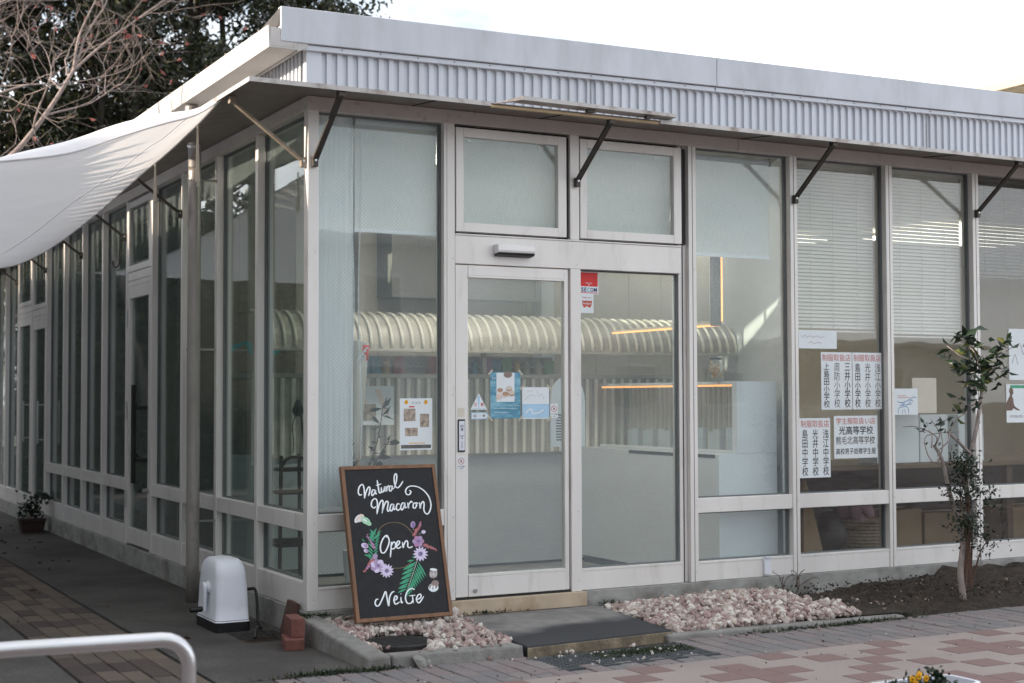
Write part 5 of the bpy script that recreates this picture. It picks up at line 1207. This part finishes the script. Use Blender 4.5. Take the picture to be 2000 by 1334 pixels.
rl = thing('metal_rail', 'polished tube guard rail with rounded corner in the left foreground', 'rail', (-1.553, -3.07, GZ))
zt = .42-GZ
pth = [(-2.6, .36, 0), (-2.6, .36, zt-.12)]+[(-2.6+.09*(1-math.cos(a)), .36-.011*(1-math.cos(a)), zt-.09+.09*math.sin(a)) for a in [R(15*i) for i in range(7)]]
pth += [(-2.2, .20+.0, zt), (-1.0, .085, zt), (-.45, .052, zt)]
pth = [(-2.6, .17, 0), (-2.6, .17, zt-.09)]+[(-2.6+.09*(1-math.cos(R(a))), .17-.01*(1-math.cos(R(a))), zt-.09+.09*math.sin(R(a))) for a in range(15, 91, 15)]+[(-1.4, .08, zt), (-.48, .05, zt), (-.055, .0, zt)]
pth += [(-.055+.085*math.sin(R(a)), -.006*math.sin(R(a)), zt-.085+.085*math.cos(R(a))) for a in range(15, 91, 15)]+[(.03, -.006, zt-.2), (.03, -.006, 0)]
MB().tube(pth, .0245, 20).build('tube', STAIN, rl, smooth=True)
b = MB(); b.tube([(.03, -.006, 0), (.03, -.006, .012)], .055, 20); b.tube([(-2.6, .17, 0), (-2.6, .17, .012)], .055, 20); b.build('foot_flange', STAIN, rl)

# ================================================================== PLANTER WITH PANSIES
pln = thing('white_planter', 'white plastic planter trough in the bottom right foreground', 'planter', (1.235, -3.34, GZ))
b = MB(); n0 = rrect(.335, .105, .05); n1 = rrect(.30, .08, .04); n2 = rrect(.32, .09, .042); N = len(n0)
vs = [(x, y, 0) for x, y in n1]+[(x*.985, y*.95, .17) for x, y in n0]+[(x, y, .172) for x, y in n0]+[(x, y, .20) for x, y in n0]+[(x, y, .20) for x, y in n2]+[(x, y, .15) for x, y in n2]
b.add(vs, [(i*N+j, i*N+(j+1) % N, (i+1)*N+(j+1) % N, (i+1)*N+j) for i in range(5) for j in range(N)]); b.build('trough', PLASW, pln)
b = MB(); b.add([(x, y, .155) for x, y in n2], [tuple(range(N))]); b.build('potting_soil', EARTH, pln)
def pansy(label, x, y, h, seed, flowers):
    t = thing('pansy_plant', label, 'flowers', (x, y, GZ+.156)); rng = np.random.default_rng(seed); k = 190
    P = rng.normal([0, 0, h*.38], [.026, .022, h*.24], (k, 3)); P[:, 2] = np.clip(P[:, 2], .005, h)
    link('foliage', leaf_mesh('foliage', P, rng.normal(size=(k, 3))+[0, 0, .5], rng.uniform(.016, .034, k), rng.uniform(.010, .018, k), [LEAFF, LEAFS], rng.integers(0, 2, k), rng), t)
    for fx, fy, fz, r in flowers:
        b = MB()
        for i in range(5):
            a = R(72*i+90); cx, cz = fx+r*.55*math.cos(a), fz+r*.55*math.sin(a)
            b.add([(cx+r*.62*math.cos(q)*1.0, fy-.003+.002*math.sin(q*2)-.001*i, cz+r*.62*math.sin(q)) for q in [2*math.pi*j/8 for j in range(8)]], [tuple(range(8))])
        b.add([(fx+r*.25*math.cos(q), fy-.0095, fz-.1*r+r*.25*math.sin(q)) for q in [2*math.pi*j/6 for j in range(6)]], [tuple(range(6))], 1)
        b.build('flower', [PET_Y, PET_D], t)
    b = MB(); b.tube([(0, 0, -.01), (0, 0, h*.6)], .003, 5); b.build('stem', LEAFF, t)
pansy('yellow pansy in the middle of the white planter', 1.283, -3.35, .085, 3, [(-.035, -.02, .075, .013), (-.005, -.024, .084, .014), (.012, -.01, .088, .012), (.035, -.022, .072, .013), (-.025, -.03, .06, .011)])
pansy('small green seedling left of the yellow pansy', 1.168, -3.35, .07, 4, [])
pansy('bushy green seedling with dark tips right of the yellow pansy', 1.400, -3.36, .105, 5, [])

# ================================================================== POT PLANT BY THE SIDE WALL
tp = thing('terracotta_planter', 'dark terracotta trough with a leafy plant beside the side wall', 'planter', (-.185, 7.4, GZ)); tp.scale = (.70, .70, .70)
b = MB(); loft(b, [(0, .14, .11, .02), (.16, .17, .13, .02), (.165, .18, .14, .02), (.20, .18, .14, .02)]); b.build('trough', TERRA, tp)
rng = np.random.default_rng(44); k = 260
P = np.concatenate([rng.normal([-.02, 0, .34], [.07, .07, .10], (200, 3)), rng.normal([.16, .05, .48], [.07, .05, .03], (60, 3))])
link('foliage', leaf_mesh('foliage', P, rng.normal(size=(k, 3))+[0, 0, .2], rng.uniform(.05, .10, k), .035, [LEAFS], [0]*k, rng), tp)
b = MB(); b.tube([(-.02, 0, .19), (-.02, 0, .40)], .01, 6); b.tube([(.04, 0, .19), (.10, .03, .38), (.18, .05, .50)], .007, 6); b.build('stem', BARKR, tp)

# ================================================================== SHRUB IN THE SOIL BED
def sx(u): return 4.116+(u-1893)*.00462
def sz(v): return -.09+(1165-v)*.00325
def sp(u, v, y=0): return (sx(u)-4.15, y, sz(v)+.09)
shr = thing('young_tree', 'young twin stemmed tree with glossy leaves in the soil before the right windows', 'tree', (4.15, -.82, -.095))
b = MB()
b.tube(smooth_path([sp(1893, 1172), sp(1888, 1120), sp(1893, 1060), sp(1888, 1010, .02), sp(1874, 960, .02), sp(1862, 900, .02), sp(1849, 868, .03)], 5), list(np.linspace(.023, .010, 31)), 10)
b.build('trunk', BARKS, shr, smooth=True)
b = MB(); b.tube(smooth_path([sp(1906, 1168, .07), sp(1910, 1110, .06), sp(1909, 1060, .05), sp(1914, 1000, .04), sp(1911, 955, .04)], 5), list(np.linspace(.020, .014, 21)), 10); b.tube(smooth_path([sp(1908, 1058, .05), sp(1898, 1040, .04), sp(1890, 1020, .0)], 4), [.014]*6+[.01]*3, 8)
b.build('trunk', BARKR, shr, smooth=True)
b = MB(); b.tube(smooth_path([sp(1911, 955, .04), sp(1914, 910, .04), sp(1917, 888, .03), sp(1926, 840, .02), sp(1936, 780, .02), sp(1942, 735, .02)], 5), list(np.linspace(.017, .011, 26)), 10)
b.tube(smooth_path([sp(1916, 888, .03), sp(1898, 866, .03), sp(1876, 842, .04)], 5), list(np.linspace(.013, .009, 11)), 8)
tw = [[(1876, 842), (1884, 815), (1892, 805)], [(1876, 842), (1862, 862), (1853, 880), (1843, 900)], [(1849, 868), (1841, 850), (1825, 832), (1818, 833)], [(1849, 868), (1855, 845), (1850, 815)], [(1843, 900), (1840, 880), (1855, 850), (1876, 842)], [(1852, 905), (1855, 870), (1862, 830), (1872, 815)],
      [(1842, 873), (1848, 850), (1858, 838)], [(1942, 735), (1940, 705), (1938, 690)], [(1942, 735), (1925, 715), (1915, 680), (1913, 655)], [(1942, 735), (1960, 712), (1978, 690), (1995, 672)], [(1930, 760), (1915, 750), (1900, 755)], [(1936, 780), (1920, 790), (1905, 800)], [(1915, 680), (1930, 665)], [(1915, 700), (1897, 690), (1885, 672)], [(1960, 712), (1972, 720)], [(1926, 828), (1938, 826), (1943, 818)]]
for l in tw:
    q = smooth_path([sp(u, v, .02+rnd.uniform(-.05, .05)*i) for i, (u, v) in enumerate(l)], 4); b.tube(q, list(np.linspace(.006, .002, len(q))), 6)
b.build('branch', BARKS, shr, smooth=True)
rng = np.random.default_rng(77); P = []; D = []; L = []
def spray(u, v, n, su, sv, ln, dz=.1):
    for i in range(n):
        a = rng.uniform(0, 2*math.pi); P.append(Vector(sp(u+rng.normal(0, su), v+rng.normal(0, sv), rng.normal(.02, .05)))); D.append((math.cos(a), math.sin(a)*.8, rng.normal(dz, .45))); L.append(ln*rng.uniform(.7, 1.15))
spray(1943, 722, 80, 14, 15, .09); spray(1936, 700, 12, 6, 6, .11, .5); spray(1912, 658, 10, 9, 8, .10, .4); spray(1990, 672, 14, 9, 8, .10, .3); spray(1930, 660, 9, 9, 8, .11, .4)
spray(1886, 678, 13, 11, 10, .10, .1); spray(1905, 712, 22, 9, 14, .10, -.1); spray(1972, 716, 8, 6, 6, .08); spray(1917, 745, 12, 8, 14, .10, -.4); spray(1905, 795, 8, 8, 8, .09, -.2); spray(1922, 780, 6, 6, 8, .08, -.3)
spray(1828, 832, 5, 6, 5, .06, .4); spray(1850, 822, 9, 9, 6, .06, .4); spray(1886, 812, 5, 5, 4, .06, .2); spray(1870, 835, 6, 8, 6, .05, .1); spray(1862, 858, 4, 5, 5, .05, 0)
n = len(P); link('crown', leaf_mesh('crown', P, D, np.array(L), np.array(L)*.40, [LEAFS, LEAFY], (rng.random(n) < .08).astype(int), rng, .2), shr)
fs_ = thing('leafy_bush', 'dense small leaved bush growing around the lower stems of the young tree', 'bush', (4.15, -.86, -.09)); P = []
def clump(u, v, n, su, sv): 
    for i in range(n): P.append(sp(u+rng.normal(0, su), v+rng.normal(0, sv), rng.normal(-.02, .06)))
clump(1888, 908, 300, 9, 15); clump(1884, 940, 210, 9, 18); clump(1888, 970, 120, 10, 14); clump(1897, 1015, 120, 8, 15); clump(1880, 1020, 110, 8, 10); clump(1895, 1050, 120, 10, 12); clump(1930, 1050, 40, 9, 12); clump(1932, 1070, 16, 8, 8); clump(1918, 1085, 16, 6, 8); clump(1918, 960, 60, 10, 6); clump(1868, 960, 40, 6, 8); clump(1930, 985, 40, 7, 9)
P = np.array(P); n = len(P)
link('foliage', leaf_mesh('foliage', P, rng.normal(size=(n, 3))+[0, 0, .2], rng.uniform(.018, .036, n), rng.uniform(.011, .018, n), [LEAFF, LEAFS], rng.integers(0, 2, n), rng), fs_)
b = MB()
for u, v in ((1886, 900), (1880, 930), (1898, 1000), (1930, 1055), (1872, 958)): b.tube(smooth_path([sp(1898, 1150, 0), sp((1898+u)/2, (1100+v)/2, -.02), sp(u, v, -.03)], 4), [.006]*4+[.004]*4+[.002], 5)
b.build('stem', BARKR, fs_)

# ================================================================== SAIL
def interp(pts, t):
    t *= len(pts)-1; i = min(int(t), len(pts)-2); f = t-i; return Vector(pts[i])*(1-f)+Vector(pts[i+1])*f
inner = smooth_path([(-.455, .16, 2.842), (-.455, .49, 2.797), (-.455, .64, 2.779), (-.455, 1.27, 2.717), (-.455, 1.78, 2.683), (-.455, 2.34, 2.638), (-.455, 3.57, 2.543), (-.455, 5.1, 2.47), (-.455, 6.6, 2.465), (-.455, 7.85, 2.52), (-.455, 9.2, 2.62)], 4)
near = smooth_path([(-.455, .16, 2.842), (-.60, .13, 2.74), (-.80, .10, 2.665), (-1.03, .08, 2.573), (-1.26, .06, 2.475), (-1.5, .05, 2.418), (-1.9, .05, 2.36), (-2.5, .05, 2.34), (-3.2, .05, 2.40)], 4)
C10 = Vector(inner[-1]); C01 = Vector(near[-1]); C11 = Vector((-3.2, 8.8, 2.55)); C00 = Vector(inner[0])
NU, NV = 60, 36; vs = []
for j in range(NV):
    v = (j/(NV-1))
    for i in range(NU):
        u = (i/(NU-1)); a = interp(inner, u); d = C01.lerp(C11, u); c0 = interp(near, v); c1 = C10.lerp(C11, v)
        p = a*(1-v)+d*v+c0*(1-u)+c1*u-(C00*(1-u)*(1-v)+C10*u*(1-v)+C01*(1-u)*v+C11*u*v)
        p.z -= .10*math.sin(math.pi*u)*math.sin(math.pi*v)-.006*math.sin(u*26+v*9)*v*(1-u)
        vs.append(p)
sl = thing('shade_sail', 'large white shade sail stretched from the shop eave over the side path', 'shade sail', (0, 0, 0))
b = MB().add(vs, [(j*NU+i, j*NU+i+1, (j+1)*NU+i+1, (j+1)*NU+i) for j in range(NV-1) for i in range(NU-1)]); b.build('sail_cloth', SAIL, sl, smooth=True)
b = MB(); vs = []; n = len(near)
for i, p in enumerate(near):
    t = i/(n-1); x = -(p.x+.455); h = .070*math.sin(math.pi*min(1, max(0, x/1.25)))**.8 if x < 1.25 else 0
    vs += [tuple(p+Vector((0, -.004, -.002))), tuple(p+Vector((0, .012, h*.55+.006))), tuple(p+Vector((0, .07, h+.010)))]
b.add(vs, [(3*i+k, 3*i+3+k, 3*i+4+k, 3*i+1+k) for i in range(n-1) for k in (0, 1)]); b.build('folded_hem', SAIL, sl, smooth=True)
b = MB(); b.tube(near, .006, 6); b.tube(inner, .006, 6); b.build('edge_cord', SAIL, sl)
q = [Vector((0, 0, 0))]*0
b = MB()
seam = []
for i in range(NU):
    u = i/(NU-1); v = .16; a = interp(inner, u); d = C01.lerp(C11, u); c0 = interp(near, v); c1 = C10.lerp(C11, v)
    p = a*(1-v)+d*v+c0*(1-u)+c1*u-(C00*(1-u)*(1-v)+C10*u*(1-v)+C01*(1-u)*v+C11*u*v); p.z -= .10*math.sin(math.pi*u)*math.sin(math.pi*v)-.006*math.sin(u*26+v*9)*v*(1-u)+.004; seam.append(p)
b.tube(seam, .0016, 5); b.build('seam', SAIL, sl)
for i, (y, z0, z1) in enumerate(((.70, 2.80, 2.455), (1.68, 2.72, 2.455))):
    t = thing('hanging_strap', ['pale webbing strap with metal clip hanging nearest the corner', 'pale webbing strap hanging between the first two side braces'][i], 'strap', (-.43, y, z1))
    MB().hexa([(-.011, -.008, 0), (.011, -.008, 0), (.011, .008, 0), (-.011, .008, 0)], [(-.004, -.003, z0-z1), (.004, -.003, z0-z1), (.004, .003, z0-z1), (-.004, .003, z0-z1)]).build('webbing', STRAP, t)
    q = MB(); q.tube([(-.01, 0, -.004), (.01, 0, -.004)], .004, 6); q.tube([(0, 0, -.005), (0, 0, -.022), (-.008, 0, -.028)], .003, 6); q.build('clip', STAIN, t)

# ================================================================== TREES BEHIND
def crown_leaves(rng, blobs, per, ln, wd):
    P = []
    for (cx, cy, cz, r) in blobs:
        d = rng.normal(size=(per, 3)); d /= np.linalg.norm(d, axis=1, keepdims=True)
        P.append(np.array([cx, cy, cz])+d*(r*rng.uniform(.25, 1, (per, 1))**.6)*[1, 1, .8])
    P = np.concatenate(P); return P
def etree(label, x, y, h, rx, z0, seed, nb=34, per=470, mats=(LEAFD, LEAFO), split=.15, trunks=2):
    rng = np.random.default_rng(seed); t = thing('evergreen_tree', label, 'tree', (x, y, GZ), group='evergreen trees behind the shop')
    bl = []
    for i in range(nb):
        a = rng.uniform(0, 2*math.pi); rr = rx*math.sqrt(rng.uniform(0, 1)); z = rng.uniform(z0, h); k = 1-.55*((z-z0)/(h-z0))**2
        bl.append((rr*k*math.cos(a), rr*k*math.sin(a)*.8, z, rng.uniform(.45, .85)))
    P = crown_leaves(rng, bl, per, .1, .05); n = len(P)
    D = rng.normal(size=(n, 3))+[0, 0, -.5]
    link('crown', leaf_mesh('crown', P, D, rng.uniform(.09, .17, n), rng.uniform(.04, .065, n), list(mats), (rng.random(n) < split).astype(int), rng), t)
    b = MB()
    for k in range(trunks):
        ox, oy = rng.uniform(-.5, .5), rng.uniform(-.4, .4); p = smooth_path([(ox, oy, 0), (ox*1.1, oy, h*.35), (ox*.8+rng.uniform(-.2, .2), oy, h*.7), (ox*.5, oy, h*.95)], 4); b.tube(p, list(np.linspace(.11, .02, len(p))), 7)
        for q in range(9):
            i = rng.integers(4, len(p)); a = rng.uniform(0, 6.28); L_ = rng.uniform(.6, 1.3); s = p[i]; b.tube([s, s+Vector((math.cos(a)*L_*.6, math.sin(a)*L_*.6, .35)), s+Vector((math.cos(a)*L_, math.sin(a)*L_, .9))], [.035, .022, .01], 5)
    b.build('trunk', BARKD, t)
etree('olive tinged evergreen at the far left behind the bare branches', -1.6, 15.2, 9.5, 2.0, 2.4, 101, 40, 640, split=.4)
etree('dark dense evergreen behind the upper part of the bare branches', .7, 16.6, 11, 1.9, 3.2, 102, 50, 640)
etree('dark evergreen with thin trunks and sky gaps behind the gutter', 2.6, 15.6, 10.8, 1.7, 4.6, 103, 42, 520, trunks=6)
etree('dark evergreen rising behind the front corner of the roof', 4.35, 17.2, 11.4, 1.75, 3.6, 104, 46, 560, trunks=3)
etree('narrow evergreen whose hanging spray shows right of the corner', 6.15, 16.8, 11.8, 1.15, 7.4, 105, 32, 340, trunks=1)
etree('dark tall evergreen in the second row behind the others', 1.8, 19.6, 11.5, 2.5, 3.2, 106, 56, 520, trunks=3)
etree('dark evergreen in the second row at the far left', -1.8, 19.2, 10.5, 2.6, 2.0, 107, 52, 520, split=.3)
etree('dark evergreen in the second row behind the roof corner', 4.2, 20.5, 12, 1.7, 3.8, 108, 44, 480)
# bare dogwood with a few red leaves
def btree(label, loc, main, seed, depth=5, leaves=60, tw=1.0):
    rr = random.Random(seed); rng = np.random.default_rng(seed); t = thing('bare_tree', label, 'tree', loc); b = MB(); tips = []
    def grow(p, d, L, r, k):
        n = 4; pts = [p]; c = p.copy(); dd = d.copy()
        for i in range(n):
            dd = (dd+Vector((rr.gauss(0, .16), rr.gauss(0, .16), rr.gauss(.05, .13)))).normalized(); c = c+dd*(L/n); pts.append(c.copy())
        b.tube(pts, list(np.linspace(r, r*.6, n+1)), 6 if r > .012 else 4, cap=False)
        if k == 0: tips.append(c); return
        for i in range(rr.choice((2, 3, 3))):
            q = pts[rr.choice((2, 3, 4, 4))]; ax = Vector((rr.gauss(0, 1), rr.gauss(0, 1), rr.gauss(0, .7))); nd_ = (dd*1.1+ax.normalized()*.85).normalized(); grow(q, nd_, L*rr.uniform(.58, .82), r*.58, k-1)
    for pts, r0, r1, subs in main:
        q = smooth_path(pts, 5); b.tube(q, list(np.linspace(r0*.8, r1*.8, len(q))), 8, cap=False)
        for s in range(subs):
            i = rr.randrange(len(q)//3, len(q)-1); dd = (q[i+1]-q[i]).normalized(); ax = Vector((rr.gauss(0, 1), rr.gauss(0, .8), rr.gauss(.1, .8))).normalized(); grow(q[i], (dd*.7+ax).normalized(), rr.uniform(.5, .9)*tw, r0*.20, depth-2)
        grow(q[-1], (q[-1]-q[-3]).normalized(), .8*tw, r1*.7, depth-2)
    b.build('trunk', BARKP, t, smooth=True)
    k = min(leaves, len(tips)); T = [tips[i] for i in rng.choice(len(tips), k, replace=False)]
    link('red_leaves', leaf_mesh('red_leaves', [tuple(p) for p in T], rng.normal(size=(k, 3))*[1, 1, .5]+[0, 0, -.7], rng.uniform(.06, .12, k), rng.uniform(.03, .055, k), [LEAFR], [0]*k, rng, .3), t)
bx, by = -1.5, 9.2
def V(x, y, z): return (x-bx, y-by, z-GZ)
btree('bare pale branched tree with a few red leaves rising over the shade sail', (bx, by, GZ), [
  ([V(-1.5, 9.2, GZ), V(-1.35, 9.2, 1.2), V(-.95, 9.15, 2.6), V(-.45, 9.1, 3.55), V(-.07, 9.05, 3.98), V(.25, 9, 4.45), V(.5, 9, 4.9)], .062, .024, 9),
  ([V(.5, 9, 4.9), V(.56, 9, 5.3), V(.75, 9, 5.75)], .022, .010, 6),
  ([V(.5, 9, 4.9), V(.85, 8.95, 5.25), V(1.2, 8.9, 5.55), V(1.62, 8.85, 5.9)], .022, .008, 8),
  ([V(-1.35, 9.2, 1.2), V(-1.4, 9, 2.6), V(-1.1, 8.9, 3.7), V(-.55, 8.8, 4.35), V(-.1, 8.7, 4.6), V(.3, 8.7, 4.65)], .034, .008, 10),
  ([V(-1.4, 9, 2.6), V(-1.3, 8.8, 4.0), V(-.9, 8.7, 5.0), V(-.3, 8.6, 5.5), V(.15, 8.6, 5.75)], .03, .008, 12),
  ([V(-1.3, 8.8, 4.0), V(-1.2, 8.9, 5.2), V(-.6, 9, 5.9), V(.3, 9, 6.3)], .026, .008, 10)], 5, 5, 130)
btree('bare tree standing left of the path outside the picture', (-4.1, 2.4, GZ), [
  ([(0, 0, 0), (.1, 0, 1.5), (0, .1, 2.6), (.2, .1, 3.6)], .09, .05, 6), ([(0, .1, 2.6), (.5, -.3, 3.5), (.9, -.6, 4.2)], .045, .015, 8), ([(.2, .1, 3.6), (.1, .8, 4.2), (.3, 1.4, 4.8)], .04, .015, 8)], 9, 5, 30)

# ================================================================== SURROUNDING BUILDINGS
nb = thing('opposite_shop', 'low shop across the side path with pale corrugated fascia', 'building', (-5.6, 0, 0))
b = MB(); b.box(-6, 0, -9, 12, -.3, .5); b.box(-6, 0, -9, 12, 2.8, 3.0); b.box(-6, -.25, -9, 12, .5, 2.8); b.build('wall', BLDW, nb)
b = MB(); vs = []; n = 21*5
for i in range(n):
    y = -9+.2*i; t_ = .13*min(max(y, .3), 4.6)-.13+(.05 if i % 2 else -.05); vs += [(.02, y, 3.0), (.02, y, 3.79+t_), (.02, y+.09, 3.0), (.02, y+.09, 3.73+t_), (.06, y+.11, 3.0), (.06, y+.11, 3.66), (.06, y+.19, 3.0), (.06, y+.19, 3.68+t_)]
b.add(vs, [(2*i, 2*i+2, 2*i+3, 2*i+1) for i in range(len(vs)//2-1)]); b.build('corrugated_fascia', CLAD, nb)  # ramped, toothed top is shaped to set the shadow line on the sail
MB().box(-6, .0, -9, 12, 3.01, 3.60).build('roof', CANO, nb)
for i in range(20):
    y = -8.6+1.0*i
    f = MB(); f.box(-.02, .03, y, y+.06, .5, 2.8); f.box(-.02, .03, y+.94, y+1.0, .5, 2.8); f.box(-.02, .03, y+.06, y+.94, .5, .6); f.box(-.02, .03, y+.06, y+.94, 2.0, 2.1)
    f = f.build('window', ALU, nb); MB().box(-.01, 0, y+.06, y+.94, .6, 2.0).build('pane', GLL, f)
hs = thing('white_house', 'pale two storey house across the plaza', 'building', (6, -30, GZ))
b = MB(); b.box(-9, 9, -8, 0, 0, 5.6); b.build('wall', BLDW, hs, bev=.02)
MB().box(-9.5, 9.5, -8.5, .6, 5.6, 5.85).build('roof', CANE, hs)
for z in (.9, 3.5):
    for i in range(6):
        x = -8+2.9*i; f = MB(); f.box(x, x+1.5, -.02, .06, z, z+.08); f.box(x, x+1.5, -.02, .06, z+1.3, z+1.38); f.box(x, x+.07, -.02, .06, z+.08, z+1.3); f.box(x+1.43, x+1.5, -.02, .06, z+.08, z+1.3)
        f = f.build('window', ALU, hs); MB().box(x+.07, x+1.43, -.01, .02, z+.08, z+1.3).build('pane', DWALL, f)
hs = thing('grey_house', 'pale low house further right across the plaza', 'building', (27, -30, GZ))
b = MB(); b.box(-9, 9, -7, 0, 0, 3.0); b.build('wall', BLDW, hs); MB().box(-9.4, 9.4, -7.4, .5, 3.0, 3.2).build('roof', CANE, hs)
for i in range(4):
    x = -6+3.4*i; f = MB().box(x, x+1.6, -.02, .05, 1, 2.3).build('window', ALU, hs); MB().box(x+.08, x+1.52, .0501, .06, 1.08, 2.22).build('pane', DWALL, f)
hg = thing('hedge', 'tall dark hedge added to block bright sky at the far end of the side path', 'hedge', (-4.6, 13.6, GZ))  # added to cut bright sky reflected along the side frames and glass
rng = np.random.default_rng(55); k = 26000
P = rng.uniform([-4.6, -.6, 0], [4.2, .6, 4.4], (k, 3)); P[:, 1] = np.where(rng.random(k) < .8, -.6+.35*rng.random(k), P[:, 1])
link('foliage', leaf_mesh('foliage', P, rng.normal(size=(k, 3)), rng.uniform(.10, .18, k), rng.uniform(.05, .08, k), [LEAFD, LEAFO], (rng.random(k) < .1).astype(int), rng), hg)
MB().box(-4.4, 4.0, -.2, .3, 0, 4.1).build('twig_core', BARKD, hg)
tw_ = thing('shade_hall', 'tall unseen grey block added left of the camera to shade the side path', 'building', (-8.6, -18.5, GZ))  # added out of view to block sky light from the left
MB().box(-8, 0, -16, 14.5, 0, 15).build('wall', GWALL, tw_)
for i in range(8):
    for z in (1.2, 5, 9): MB().box(.001, .04, -14.5+3.6*i, -13+3.6*i, z, z+1.8).build('window', DWALL, tw_)
MB().box(-8.3, .3, -16.3, 14.8, 15.001, 15.3).build('roof', CANO, tw_)
ev = thing('neighbour_hall', 'tall pale hall whose sunlit roof edge peeks over the right end', 'building', (12, 9.0, 0))
b = MB(); b.box(.9, 9, -5, 5, -.3, 5.27); b.build('wall', BLDW, ev)
b = MB(); b.box(0, .03, -6, 6, 5.27, 5.375); b.box(.0305, 9.5, -6, 6, 5.30, 5.375); b.build('roof_edge', BLDS, ev)
b = MB(); b.box(.031, .899, -5.9, 5.9, 5.272, 5.2995); b.build('soffit', MOSSR, ev)
